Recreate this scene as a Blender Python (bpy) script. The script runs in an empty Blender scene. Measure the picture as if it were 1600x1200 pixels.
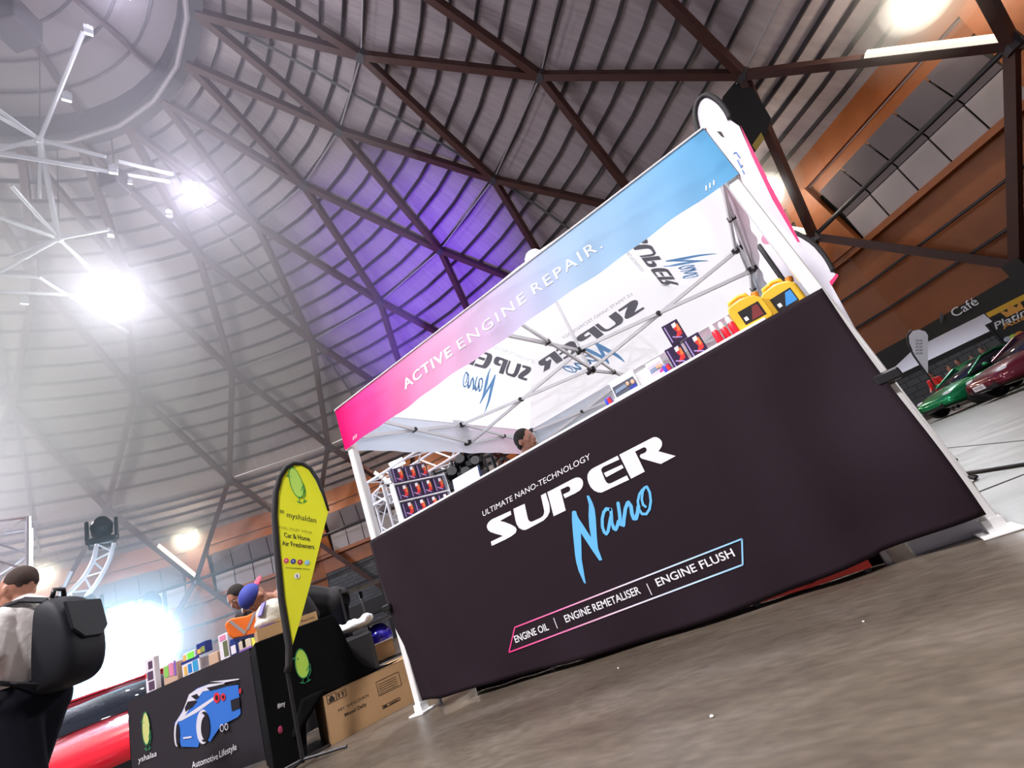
import bpy, math, random
from mathutils import Vector, Matrix
random.seed(7)
PI = math.pi
S = bpy.context.scene
COL = S.collection

# ------------------------------------------------------------------ camera
CAM = Vector((2.5689, -2.3275, 0.4732))
F = 734.6
CM = Matrix.Rotation(0.4454, 3, 'Z') @ Matrix.Rotation(PI / 2 + 0.3717, 3, 'X') @ Matrix.Rotation(-0.4016, 3, 'Z')
cd = bpy.data.cameras.new('camera')
cd.sensor_width = 36
cd.lens = F / 1600 * 36
cd.clip_start = 0.02
cd.clip_end = 400
cam = bpy.data.objects.new('camera', cd)
cam.matrix_world = Matrix.Translation(CAM) @ CM.to_4x4()
COL.objects.link(cam)
S.camera = cam

# ------------------------------------------------------------------ world, exposure
S.view_settings.view_transform = 'Standard'
S.view_settings.look = 'None'
S.view_settings.gamma = 1
S.view_settings.use_curve_mapping = False
S.view_settings.exposure = 0.0
w = bpy.data.worlds.new('world')
S.world = w
w.use_nodes = True
w.node_tree.nodes['Background'].inputs[0].default_value = (0.50, 0.46, 0.50, 1)
w.node_tree.nodes['Background'].inputs[1].default_value = 0.42
S.cycles.use_denoising = True
S.cycles.volume_bounces = 0
S.cycles.max_bounces = 6
S.cycles.diffuse_bounces = 3
S.cycles.transparent_max_bounces = 8
S.cycles.sample_clamp_indirect = 6

# dome geometry (measured): axis, ring radii/heights, 24 bays
X0, Y0 = -18.436, -2.958
A0, DA = 1.048, 2 * PI / 24
RING = {-1: (13.3, 39.4), 0: (22.455, 35.556), 1: (32.97, 29.87), 2: (42.1, 22.06), 3: (48.0, 13.6), 4: (51.0, 6.0)}


def dome(r, z, k):
    a = A0 + k * DA
    return Vector((X0 + r * math.cos(a), Y0 + r * math.sin(a), z))


def node(j, k):
    return dome(*RING[j], k - 0.5 * j)


def light(name, kind, loc, power, color=(1, 1, 1), size=0.3, aim=None, spot=None, blend=0.5):
    d = bpy.data.lights.new(name, kind)
    d.energy = power
    d.color = color
    if kind == 'AREA':
        d.size = size
    else:
        d.shadow_soft_size = size
    if spot:
        d.spot_size = math.radians(spot)
        d.spot_blend = blend
    o = bpy.data.objects.new(name, d)
    o.location = loc
    if aim is not None:
        o.rotation_euler = (Vector(aim) - Vector(loc)).to_track_quat('-Z', 'Y').to_euler()
    COL.objects.link(o)
    return o


# unseen spots added high behind the camera and overhead to light marquee and stall
light('added_spot_light', 'SPOT', (3.0, -16, 20), 23000, (1.0, 0.95, 0.97), 1.0, (1.2, 0, 0.9), 42, 0.6)
light('added_spot_light', 'SPOT', (-9, -14, 22), 24000, (0.98, 0.95, 1.0), 1.2, (-0.5, 1.0, 1.0), 50, 0.6)
light('added_spot_light', 'SPOT', (7, 7, 26), 11500, (1.0, 0.97, 0.98), 1.0, (1.5, 1.5, 2.5), 24, 0.6)
light('added_spot_light', 'SPOT', (-2, 8, 27), 12000, (1.0, 0.97, 0.98), 1.0, (1.5, 1.5, 2.5), 30, 0.6)
# unseen fill spots added behind the camera to brighten the lining
light('lining_fill_spot', 'SPOT', (-8, -22, 6), 12500, (1.0, 0.93, 0.97), 1.5, (-22, 2, 36), 110, 1.0)
light('lining_fill_spot', 'SPOT', (14, -10, 6), 5500, (1.0, 0.93, 0.97), 1.5, (4, 16, 28), 110, 1.0)
# floods under the rim of the roof, one above each column head
RIM = [(k - 1.5) for k in range(0, 10)]
for kk in RIM:
    light('rim_flood_light', 'POINT', dome(46.4, 17.9, kk), 900, (1.0, 0.86, 0.66), 0.35)
light('rim_spot_light', 'SPOT', dome(46.0, 18.0, -0.5), 19000, (0.86, 0.93, 1.0), 0.25, (5.5, 9, 0), 55, 0.5)
# purple stage wash on the roof lining
light('purple_wash', 'SPOT', (-7, 12, 3.6), 80000, (0.20, 0.045, 1.0), 0.3, (-17.2, 28.6, 27.4), 47, 1.0)

# ------------------------------------------------------------------ pixel rays of the photograph -> points in the hall


def ray(u, v):
    return (CM @ Vector(((u - 800) / F, (600 - v) / F, -1))).normalized()


def onP(u, v, p0, n):
    d = ray(u, v)
    n = Vector(n)
    return CAM + d * ((Vector(p0) - CAM).dot(n) / d.dot(n))


def onX(u, v, x): return onP(u, v, (x, 0, 0), (1, 0, 0))
def onY(u, v, y): return onP(u, v, (0, y, 0), (0, 1, 0))
def onZ(u, v, z): return onP(u, v, (0, 0, z), (0, 0, 1))


def atD(u, v, D):
    d = ray(u, v)
    return CAM + d * (D / math.hypot(d.x, d.y))


# ------------------------------------------------------------------ materials
MATS = {}


def mat(name, col, rough=0.6, metal=0.0, emit=0.0, ecol=None, var=0.0, vscale=6.0, bump=0.0, coat=0.0, trans=0.0, alpha=None, spec=0.5):
    if name in MATS:
        return MATS[name]
    m = bpy.data.materials.new(name)
    m.use_nodes = True
    nt = m.node_tree
    b = nt.nodes['Principled BSDF']
    b.inputs['Base Color'].default_value = (*col, 1)
    b.inputs['Roughness'].default_value = rough
    b.inputs['Metallic'].default_value = metal
    b.inputs['Specular IOR Level'].default_value = spec
    b.inputs['Coat Weight'].default_value = coat
    if trans:
        b.inputs['Transmission Weight'].default_value = trans
    if emit:
        b.inputs['Emission Color'].default_value = (*(ecol or col), 1)
        b.inputs['Emission Strength'].default_value = emit
    if var or bump:
        tc = nt.nodes.new('ShaderNodeTexCoord')
        no = nt.nodes.new('ShaderNodeTexNoise')
        no.inputs['Scale'].default_value = vscale
        no.inputs['Detail'].default_value = 6
        nt.links.new(tc.outputs['Object'], no.inputs['Vector'])
        if var:
            mx = nt.nodes.new('ShaderNodeMix')
            mx.data_type = 'RGBA'
            mx.inputs[6].default_value = (*[c * (1 - var) for c in col], 1)
            mx.inputs[7].default_value = (*[min(1, c * (1 + var)) for c in col], 1)
            nt.links.new(no.outputs['Fac'], mx.inputs[0])
            nt.links.new(mx.outputs[2], b.inputs['Base Color'])
        if bump:
            bu = nt.nodes.new('ShaderNodeBump')
            bu.inputs['Strength'].default_value = bump
            bu.inputs['Distance'].default_value = 0.02
            nt.links.new(no.outputs['Fac'], bu.inputs['Height'])
            nt.links.new(bu.outputs['Normal'], b.inputs['Normal'])
    MATS[name] = m
    return m


def cloth(name, col, tr=0.45, ramp=None, axis=0, span=(0, 3), back=0.0):
    """thin woven cloth that lets light through; ramp = printed colour gradient along an axis"""
    if name in MATS:
        return MATS[name]
    m = bpy.data.materials.new(name)
    m.use_nodes = True
    nt = m.node_tree
    nt.nodes.clear()
    out = nt.nodes.new('ShaderNodeOutputMaterial')
    d = nt.nodes.new('ShaderNodeBsdfDiffuse')
    t = nt.nodes.new('ShaderNodeBsdfTranslucent')
    mx = nt.nodes.new('ShaderNodeMixShader')
    mx.inputs[0].default_value = tr
    nt.links.new(d.outputs[0], mx.inputs[1])
    nt.links.new(t.outputs[0], mx.inputs[2])
    nt.links.new(mx.outputs[0], out.inputs[0])
    d.inputs[0].default_value = t.inputs[0].default_value = (*col, 1)
    if ramp:
        tc = nt.nodes.new('ShaderNodeNewGeometry')
        sp = nt.nodes.new('ShaderNodeSeparateXYZ')
        mr = nt.nodes.new('ShaderNodeMapRange')
        cr = nt.nodes.new('ShaderNodeValToRGB')
        nt.links.new(tc.outputs['Position'], sp.inputs[0])
        nt.links.new(sp.outputs[axis], mr.inputs[0])
        mr.inputs[1].default_value, mr.inputs[2].default_value = span
        nt.links.new(mr.outputs[0], cr.inputs[0])
        e = cr.color_ramp.elements
        while len(e) < len(ramp):
            e.new(0.5)
        for el, (p, c) in zip(e, ramp):
            el.position = p
            el.color = (*c, 1)
        src = cr.outputs[0]
        if back:
            bm = nt.nodes.new('ShaderNodeMix')
            bm.data_type = 'RGBA'
            mul = nt.nodes.new('ShaderNodeMath')
            mul.operation = 'MULTIPLY'
            mul.inputs[1].default_value = back
            nt.links.new(tc.outputs['Backfacing'], mul.inputs[0])
            nt.links.new(mul.outputs[0], bm.inputs[0])
            nt.links.new(src, bm.inputs[6])
            bm.inputs[7].default_value = (0.93, 0.93, 0.95, 1)
            src = bm.outputs[2]
        nt.links.new(src, d.inputs[0])
        nt.links.new(src, t.inputs[0])
    MATS[name] = m
    return m


# ------------------------------------------------------------------ mesh builder
WL = {}


class MB:
    def __init__(s):
        s.v, s.f, s.m = [], [], []
        s.mi = 0

    def add(s, vs, fs):
        o = len(s.v)
        s.v += [Vector(p) for p in vs]
        s.f += [tuple(i + o for i in f) for f in fs]
        s.m += [s.mi] * len(fs)
        return s

    def box(s, c, d, R=None, bev=0.0):
        c = Vector(c)
        x, y, z = d[0] / 2, d[1] / 2, d[2] / 2
        if bev:
            b = min(bev, x * .9, y * .9, z * .9)
            pts, fs = [], []
            # octagonal-cornered box: three crossed slabs hull
            for sx in (-1, 1):
                for sy in (-1, 1):
                    for sz in (-1, 1):
                        pts += [(sx * x, sy * (y - b), sz * (z - b)), (sx * (x - b), sy * y, sz * (z - b)), (sx * (x - b), sy * (y - b), sz * z)]
            idx = lambda sx, sy, sz, k: ((sx > 0) * 4 + (sy > 0) * 2 + (sz > 0)) * 3 + k
            for sx in (-1, 1):
                fs.append(tuple(idx(sx, a, b2, 0) for a, b2 in ((-1, -1), (1, -1), (1, 1), (-1, 1))))
            for sy in (-1, 1):
                fs.append(tuple(idx(a, sy, b2, 1) for a, b2 in ((-1, -1), (1, -1), (1, 1), (-1, 1))))
            for sz in (-1, 1):
                fs.append(tuple(idx(a, b2, sz, 2) for a, b2 in ((-1, -1), (1, -1), (1, 1), (-1, 1))))
            for a in (-1, 1):
                for b2 in (-1, 1):
                    fs.append((idx(a, b2, -1, 0), idx(a, b2, 1, 0), idx(a, b2, 1, 1), idx(a, b2, -1, 1)))
                    fs.append((idx(a, -1, b2, 0), idx(a, 1, b2, 0), idx(a, 1, b2, 2), idx(a, -1, b2, 2)))
                    fs.append((idx(-1, a, b2, 1), idx(1, a, b2, 1), idx(1, a, b2, 2), idx(-1, a, b2, 2)))
                    for c2 in (-1, 1):
                        fs.append((idx(a, b2, c2, 0), idx(a, b2, c2, 1), idx(a, b2, c2, 2)))
            vs = [Vector(p) for p in pts]
        else:
            vs = [Vector((a * x, b * y, e * z)) for e in (-1, 1) for b in (-1, 1) for a in (-1, 1)]
            fs = [(0, 2, 3, 1), (4, 5, 7, 6), (0, 1, 5, 4), (2, 6, 7, 3), (0, 4, 6, 2), (1, 3, 7, 5)]
        if R is not None:
            vs = [R @ p for p in vs]
        return s.add([p + c for p in vs], fs)

    def bar(s, p, q, w, h, up=(0, 0, 1)):
        p, q = Vector(p), Vector(q)
        d = (q - p).normalized()
        up = Vector(up)
        a = d.cross(up).normalized()
        b = a.cross(d).normalized()
        vs = []
        for e in (p, q):
            for sa, sb in ((-1, -1), (1, -1), (1, 1), (-1, 1)):
                vs.append(e + a * sa * w / 2 + b * sb * h / 2)
        return s.add(vs, [(3, 2, 1, 0), (4, 5, 6, 7), (0, 1, 5, 4), (1, 2, 6, 5), (2, 3, 7, 6), (3, 0, 4, 7)])

    def tube(s, pts, r, n=8, closed=False, cap=True):
        pts = [Vector(p) for p in pts]
        rs = r if isinstance(r, (list, tuple)) else [r] * len(pts)
        N = len(pts)
        base = len(s.v)
        ref = None
        vs = []
        for i, p in enumerate(pts):
            if closed:
                d = (pts[(i + 1) % N] - pts[i - 1]).normalized()
            else:
                d = (pts[min(i + 1, N - 1)] - pts[max(i - 1, 0)]).normalized()
            if ref is None:
                ref = d.orthogonal().normalized()
            a = (ref - d * ref.dot(d))
            a = a.normalized() if a.length > 1e-6 else d.orthogonal().normalized()
            ref = a
            b = d.cross(a)
            for k in range(n):
                t = 2 * PI * k / n
                vs.append(p + (a * math.cos(t) + b * math.sin(t)) * rs[i])
        fs = []
        for i in range(N if closed else N - 1):
            j = (i + 1) % N
            for k in range(n):
                l = (k + 1) % n
                fs.append((i * n + k, i * n + l, j * n + l, j * n + k))
        if cap and not closed:
            fs.append(tuple(range(n - 1, -1, -1)))
            fs.append(tuple(range((N - 1) * n, N * n)))
        return s.add(vs, fs)

    def limb(s, p, q, r1, r2, n=10):
        p, q = Vector(p), Vector(q)
        d = (q - p).normalized()
        pts, rs = [], []
        for i in range(4):
            t = PI / 2 * (i + .3) / 4.3
            pts.append(p - d * r1 * math.cos(t)); rs.append(r1 * math.sin(t))
        pts += [p, q]; rs += [r1, r2]
        for i in range(3, -1, -1):
            t = PI / 2 * (i + .3) / 4.3
            pts.append(q + d * r2 * math.cos(t)); rs.append(r2 * math.sin(t))
        return s.tube(pts, rs, n)

    def ell(s, c, r, R=None, n=12, m=8, zmin=-1, zmax=1):
        c = Vector(c)
        vs, fs = [], []
        t0, t1 = math.asin(zmin), math.asin(zmax)
        for i in range(m + 1):
            t = t0 + (t1 - t0) * i / m
            for k in range(n):
                a = 2 * PI * k / n
                p = Vector((math.cos(t) * math.cos(a) * r[0], math.cos(t) * math.sin(a) * r[1], math.sin(t) * r[2]))
                vs.append(c + (R @ p if R is not None else p))
        for i in range(m):
            for k in range(n):
                l = (k + 1) % n
                fs.append((i * n + k, i * n + l, (i + 1) * n + l, (i + 1) * n + k))
        fs.append(tuple(range(n - 1, -1, -1)))
        fs.append(tuple(range(m * n, (m + 1) * n)))
        return s.add(vs, fs)

    def lathe(s, prof, c, ax=(0, 0, 1), n=16):
        ax = Vector(ax).normalized()
        return s.tube([Vector(c) + ax * h for r, h in prof], [max(r, 1e-4) for r, h in prof], n)

    def prism(s, pts, off):
        """closed solid: flat outline pts (3D, any shape) pushed along off"""
        pts = [Vector(p) for p in pts]
        off = Vector(off)
        n = len(pts)
        nrm = Vector((0, 0, 0))
        for i in range(n):
            nrm += pts[i].cross(pts[(i + 1) % n])
        if nrm.dot(off) > 0:
            pts = pts[::-1]
        fs = [tuple(range(n)), tuple(range(2 * n - 1, n - 1, -1))]
        for i in range(n):
            j = (i + 1) % n
            fs.append((j, i, i + n, j + n))
        return s.add(pts + [p + off for p in pts], fs)

    def stroke(s, pts, w, fn, off, k=6):
        """brush line of width w through 2-D points, mapped to 3-D by fn and thickened by off"""
        P = [Vector((a, b)) for a, b in pts]
        for i in range(len(P) - 1):
            a, b = P[i], P[i + 1]
            d = (b - a)
            if d.length < 1e-9:
                continue
            ang = math.atan2(d.y, d.x)
            o = []
            for e, st in ((b, -PI / 2), (a, PI / 2)):
                for q in range(k + 1):
                    t = ang + st + PI * q / k
                    o.append(fn(e.x + math.cos(t) * w / 2, e.y + math.sin(t) * w / 2))
            s.prism(o, Vector(off) * (1 + .12 * i))
        return s

    def build(s, name, mats, parent=None, smooth=False, local=False, kind=None, label=None):
        me = bpy.data.meshes.new(name)
        o = bpy.data.objects.new(name, me)
        off = Vector((0, 0, 0)) if (local or parent is None) else WL[parent]
        me.from_pydata([tuple(p - off) for p in s.v], [], s.f)
        if not isinstance(mats, (list, tuple)):
            mats = [mats]
        for mm in mats:
            me.materials.append(mm)
        if len(mats) > 1:
            for p, i in zip(me.polygons, s.m):
                p.material_index = i
        if smooth:
            me.shade_smooth()
            if smooth != 'all':
                me.set_sharp_from_angle(angle=0.7)
        me.update()
        COL.objects.link(o)
        if parent is not None:
            o.parent = parent
        WL[o] = off.copy()
        if kind:
            o['kind'] = kind
        if label:
            o['label'] = label
        return o


def thing(name, label, cat, loc=(0, 0, 0), group=None, rz=0):
    o = bpy.data.objects.new(name, None)
    o.empty_display_size = 0.05
    o.location = loc
    o.rotation_euler = (0, 0, rz)
    COL.objects.link(o)
    WL[o] = Vector(loc)
    tag(o, label, cat, group)
    return o


def tag(o, label, cat, group=None):
    o['label'] = label
    o['category'] = cat
    if group:
        o['group'] = group
    return o


def copy_tree(o, parent=None):
    c = o.copy()
    COL.objects.link(c)
    c.parent = parent
    WL[c] = WL.get(o, Vector((0, 0, 0)))
    for ch in list(o.children):
        copy_tree(ch, c)
    return c


def glyphs(body, bold=0.0, shear=0.0, space=1.0):
    """outline mesh of a word in the plain built-in face: (verts 0..w, faces)"""
    cu = bpy.data.curves.new('w', 'FONT')
    cu.body = body
    cu.offset = bold
    cu.shear = shear
    cu.space_character = space
    cu.resolution_u = 3
    ob = bpy.data.objects.new('w', cu)
    COL.objects.link(ob)
    dg = bpy.context.evaluated_depsgraph_get()
    dg.update()
    me = bpy.data.meshes.new_from_object(ob.evaluated_get(dg))
    vs = [(v.co.x, v.co.y) for v in me.vertices]
    fs = [tuple(p.vertices) for p in me.polygons]
    bpy.data.objects.remove(ob)
    bpy.data.curves.remove(cu)
    bpy.data.meshes.remove(me)
    return vs, fs


def write(mb, body, p0, p1, up, h, off=(0, 0, 0), bold=0.0, shear=0.0, space=1.0, cap=0.7):
    """word from baseline point p0 to p1, capital height h along up"""
    vs, fs = glyphs(body, bold, shear, space)
    x0 = min(v[0] for v in vs)
    x1 = max(v[0] for v in vs)
    p0, p1, up, off = Vector(p0), Vector(p1), Vector(up), Vector(off)
    mb.add([p0 + (p1 - p0) * ((x - x0) / (x1 - x0)) + up * (y / cap * h) + off for x, y in vs], fs)
    return mb


def words(body, p0, p1, up, h, name, m_, par, off=(0, 0, 0), bold=0.0, shear=0.0):
    p0, p1 = Vector(p0), Vector(p1)
    full = glyphs(body, bold, shear)[0]
    a0_, a1_ = min(v[0] for v in full), max(v[0] for v in full)
    pre = ''
    for wd in body.split(' '):
        pre = (pre + ' ' + wd).strip()
        g1_ = glyphs(pre, bold, shear)[0]
        g2__ = glyphs(wd, bold, shear)[0]
        xe = max(v[0] for v in g1_)
        xs = xe - (max(v[0] for v in g2__) - min(v[0] for v in g2__))
        q0_ = p0.lerp(p1, (xs - a0_) / (a1_ - a0_)); q1_ = p0.lerp(p1, (xe - a0_) / (a1_ - a0_))
        write(MB(), wd, q0_, q1_, up, h, off, bold, shear).build(name, m_, par)


# common materials
WHITE_METAL = mat('white powder-coated metal', (0.86, 0.86, 0.85), 0.35, 0.0, coat=0.2)
BLACK_PL = mat('black plastic', (0.012, 0.012, 0.014), 0.4)
ALU = mat('brushed aluminium', (0.78, 0.78, 0.82), 0.32, 0.75)
BLACK_CLOTH = mat('black polyester cloth', (0.017, 0.009, 0.014), 0.8, var=0.15, vscale=40, spec=0.2)
CARD = mat('corrugated cardboard', (0.48, 0.29, 0.14), 0.85, var=0.12, vscale=5)
INK = mat('black ink', (0.02, 0.015, 0.012), 0.7)
WHITE_INK = mat('white print', (0.85, 0.84, 0.88), 0.7)
BLUE_INK = mat('light blue print', (0.13, 0.50, 0.86), 0.7)
exec_parts = []

# ================================================================== STRUCTURE OF THE HALL


def struct(name):
    o = bpy.data.objects.new(name, None)
    o.empty_display_size = 0.1
    COL.objects.link(o)
    WL[o] = Vector((0, 0, 0))
    o['kind'] = 'structure'
    return o


# floor: polished concrete
def floor_mat():
    m = mat('polished concrete', (0.3, 0.27, 0.25), 0.4)
    nt = m.node_tree
    b = nt.nodes['Principled BSDF']
    tc = nt.nodes.new('ShaderNodeTexCoord')
    n1 = nt.nodes.new('ShaderNodeTexNoise'); n1.inputs['Scale'].default_value = 1.3; n1.inputs['Detail'].default_value = 9; n1.inputs['Roughness'].default_value = .6
    n2 = nt.nodes.new('ShaderNodeTexNoise'); n2.inputs['Scale'].default_value = 16; n2.inputs['Detail'].default_value = 10
    mp = nt.nodes.new('ShaderNodeMapping'); mp.inputs['Scale'].default_value = (1, 2.4, 1); mp.inputs['Rotation'].default_value = (0, 0, .5)
    nt.links.new(tc.outputs['Object'], mp.inputs[0])
    nt.links.new(mp.outputs[0], n1.inputs['Vector'])
    nt.links.new(mp.outputs[0], n2.inputs['Vector'])
    cr = nt.nodes.new('ShaderNodeValToRGB')
    e = cr.color_ramp.elements
    e[0].position = .3; e[0].color = (0.070, 0.053, 0.040, 1)
    e[1].position = .72; e[1].color = (0.150, 0.124, 0.102, 1)
    el = e.new(.52); el.color = (0.108, 0.086, 0.064, 1)
    nt.links.new(n1.outputs['Fac'], cr.inputs[0])
    mx = nt.nodes.new('ShaderNodeMix'); mx.data_type = 'RGBA'; mx.blend_type = 'OVERLAY'; mx.inputs[0].default_value = .55
    nt.links.new(cr.outputs[0], mx.inputs[6]); nt.links.new(n2.outputs['Fac'], mx.inputs[7])
    nt.links.new(mx.outputs[2], b.inputs['Base Color'])
    mr = nt.nodes.new('ShaderNodeMapRange'); mr.inputs[3].default_value = .22; mr.inputs[4].default_value = .5
    nt.links.new(n1.outputs['Fac'], mr.inputs[0]); nt.links.new(mr.outputs[0], b.inputs['Roughness'])
    return m


fl = MB()
ring = [dome(56, 0, k) for k in range(24)]
fl.prism(ring, (0, 0, -0.3))
floor = fl.build('floor', floor_mat())
floor['kind'] = 'structure'
JOINT = mat('floor joint filler', (0.05, 0.045, 0.045), .7)
for (a, b) in (((1490, 699), (1600, 688)), ((1510, 776), (1600, 741))):
    p, q = onZ(*a, 0.002), onZ(*b, 0.002)
    d = (q - p) * 3
    MB().bar(p - (q - p) * 2, q + d, 0.012, 0.004).build('expansion_joint', JOINT, floor)


# roof lining
def liner_mat():
    m = mat('ribbed grey roof lining', (0.235, 0.19, 0.205), .7)
    nt = m.node_tree
    b = nt.nodes['Principled BSDF']
    g = nt.nodes.new('ShaderNodeUVMap')
    mp = nt.nodes.new('ShaderNodeMapping'); mp.inputs['Scale'].default_value = (30, 3, 1)
    no = nt.nodes.new('ShaderNodeTexNoise'); no.inputs['Scale'].default_value = 1; no.inputs['Detail'].default_value = 4
    nt.links.new(g.outputs[0], mp.inputs[0]); nt.links.new(mp.outputs[0], no.inputs['Vector'])
    mx = nt.nodes.new('ShaderNodeMix'); mx.data_type = 'RGBA'
    mx.inputs[6].default_value = (0.30, 0.245, 0.27, 1); mx.inputs[7].default_value = (0.50, 0.43, 0.455, 1)
    nt.links.new(no.outputs['Fac'], mx.inputs[0]); nt.links.new(mx.outputs[2], b.inputs['Base Color'])
    wv = nt.nodes.new('ShaderNodeTexWave'); wv.inputs['Scale'].default_value = 9; wv.bands_direction = 'X'
    nt.links.new(g.outputs[0], wv.inputs['Vector'])
    bu = nt.nodes.new('ShaderNodeBump'); bu.inputs['Strength'].default_value = .25; bu.inputs['Distance'].default_value = .05
    nt.links.new(wv.outputs['Fac'], bu.inputs['Height']); nt.links.new(bu.outputs[0], b.inputs['Normal'])
    return m


def prof(t):
    """lining profile: t = -1 (oculus) .. 2 (third ring) .. 3 (wall head)"""
    P = {-1: (13.4, 40.2), 0: (22.75, 36.25), 1: (33.5, 30.5), 2: (42.9, 22.6), 3: (50.2, 19.1)}
    j = max(-1, min(2, math.floor(t)))
    u = t - j
    a, b = P[j], P[j + 1]
    r, z = a[0] + (b[0] - a[0]) * u, a[1] + (b[1] - a[1]) * u
    bulge = 0.35 * 4 * u * (1 - u) if j < 2 else 0.0
    L = math.hypot(b[0] - a[0], b[1] - a[1])
    n = (-(b[1] - a[1]) / L, (b[0] - a[0]) / L)
    return r + n[0] * bulge, z + n[1] * bulge


K0, K1 = -4, 12
ts = [-1 + i / 8 for i in range(25)] + [2.35, 2.7, 3.0]
ks = [K0 + i / 2 for i in range((K1 - K0) * 2 + 1)]
lb = MB()
vs = [dome(*prof(t), k) for t in ts for k in ks]
vs2 = [dome(prof(t)[0] + .15, prof(t)[1] + .25, k) for t in ts for k in ks]
nk = len(ks)
fs = [(i * nk + j, i * nk + j + 1, (i + 1) * nk + j + 1, (i + 1) * nk + j) for i in range(len(ts) - 1) for j in range(nk - 1)]
lb.add(vs, fs)
lb.add(vs2, [f[::-1] for f in fs])
LINER = liner_mat()
ceiling = lb.build('ceiling', LINER, smooth='all')
ceiling['kind'] = 'structure'
uv = ceiling.data.uv_layers.new(name='UVMap')
pos = {}
nvv = len(vs)
for lp in ceiling.data.loops:
    i = lp.vertex_index % nvv
    uv.data[lp.index].uv = (ks[i % nk], ts[i // nk])


def inview(p, m=140):
    q = CM.transposed() @ (Vector(p) - CAM)
    if q.z > -0.5:
        return False
    u, v = 800 + F * q.x / -q.z, 600 - F * q.y / -q.z
    return -m < u < 1600 + m and -m < v < 1200 + m


BEAM = mat('dark red-brown laminated timber', (0.060, 0.018, 0.014), .55, var=.25, vscale=1.5)
STEEL = mat('dark grey steel pipe', (0.055, 0.05, 0.058), .45, .4)
PURL = mat('dark purlin steel', (0.035, 0.027, 0.033), .6)
STRUT = mat('pale galvanised strut', (0.55, 0.52, 0.56), .35, .5)

for j in (-1, 0, 1, 2):
    for k in range(-3, 12):
        for s in (0, 1):
            a, b = node(j, k), node(j + 1, k + s)
            if not (inview(a) or inview(b) or inview((a + b) / 2)):
                continue
            upv = (a + b) / 2 - Vector((X0, Y0, -8))
            MB().bar(a, b, 0.42, 0.74, upv).build('roof_beam', BEAM, ceiling)
for j in (0, 1, 2):
    for k in range(-3, 12):
        a, b = node(j, k), node(j, k + 1)
        if inview(a) or inview(b):
            d = (b - a).normalized() * .5
            MB().tube([a + d, b - d], .065, 6).build('tie_rod', STRUT, ceiling)
            nn = (a - Vector((X0, Y0, -8))).normalized()
            MB().tube([a - nn * .42, a + nn * .42], .34, 8).build('steel_node', STEEL, ceiling)
for j in (-1, 0, 1, 2):
    fr = (1 / 7, 2 / 7, 3 / 7, 4 / 7, 5 / 7, 6 / 7) if j < 2 else (.14, .29, .45, .62, .80)
    if j < 1:
        fr = tuple(f for f in fr) + (.985,)
    for f in fr:
        t = j + f
        r, z = prof(t)
        kk = [K0 + .5 + i * .5 for i in range(int((K1 - K0) * 2 - 1))]
        m = MB()
        pts = [dome(r - .05, z - .17, k) for k in kk]
        for a, b in zip(pts, pts[1:]):
            m.bar(a, b, .13, .27)
        m.build('purlin', PURL, ceiling)
for k in (-2.5, .5, 3.5, 6.5, 9.5):
    pts = [dome(prof(t)[0] - .1, prof(t)[1] - .45, k) for t in [-1 + i * .1 for i in range(36)]]
    MB().tube(pts, .11, 6).build('conduit', mat('grey conduit', (.12, .12, .13), .5), ceiling)
# roof vents, small round lights between purlins
for (u, v) in ((1290, 166), (1276, 188), (374, 812), (386, 806)):
    p = onP(u, v, dome(46, 20.3, 0 if u > 900 else 5), (0, 0, 1))
    MB().lathe([(.16, -.05), (.16, .05)], p).build('down_light', mat('white lens', (.9, .9, .85), .4, emit=.7), ceiling)
# a black ventilation cowl under the lining
p = dome(44.3, 20.6, -.55)

# oculus: ring beam, pipe ring, cupola
DARKST = mat('dark ring beam steel', (0.03, 0.028, 0.034), .5)
full = [i * .5 for i in range(48)]


def band(mb, rz0, rz1, kk, closed=True):
    n = len(kk)
    o = [dome(*rz0, k) for k in kk] + [dome(*rz1, k) for k in kk]
    mb.add(o, [(i, (i + 1) % n, (i + 1) % n + n, i + n) for i in range(n if closed else n - 1)])
    return mb


m = MB()
band(m, (13.6, 39.2), (13.6, 40.6), full); band(m, (12.5, 41.6), (12.5, 39.4), full); band(m, (12.5, 39.4), (13.6, 39.2), full); band(m, (13.6, 40.6), (12.5, 41.6), full)
m.build('oculus_ring_beam', DARKST, ceiling)
MB().tube([dome(12.7, 38.75, k + .55) for k in range(24)], .16, 8, closed=True).build('oculus_pipe_ring', mat('dull pale pipe', (.33, .29, .33), .5, .2), ceiling)
m = MB()
cp = [(12.5, 41.5), (10, 42.9), (7, 44.1), (4, 44.8), (.2, 45.1)]
for a, b in zip(cp, cp[1:]):
    band(m, a, b, full)
m.build('cupola_lining', mat('cupola lining', (.22, .18, .195), .7, var=.2, vscale=.5), ceiling, smooth='all')
for k in range(0, 24, 2):
    MB().tube([dome(r, z - .3, k + .3) for r, z in cp], .22, 6).build('cupola_rib', BEAM, ceiling)
for r, z in ((11.2, 42.0), (9.6, 42.85), (8, 43.5), (6.2, 44.1), (4.2, 44.5), (2.2, 44.7)):
    MB().tube([dome(r, z, k) for k in full], .09, 5, closed=True).build('cupola_purlin', PURL, ceiling)

# wall ring
ORANGE = mat('orange-brown stained ply', (0.30, 0.085, 0.018), .5, var=.25, vscale=.7)
PANEL = mat('grey acoustic panel', (0.33, 0.30, 0.33), .8, var=.12, vscale=.8)
PANEL_D = mat('dark acoustic panel', (0.13, 0.11, 0.13), .8, var=.15, vscale=.8)
BLK = mat('near-black cladding', (0.016, 0.015, 0.014), .6)


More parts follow.
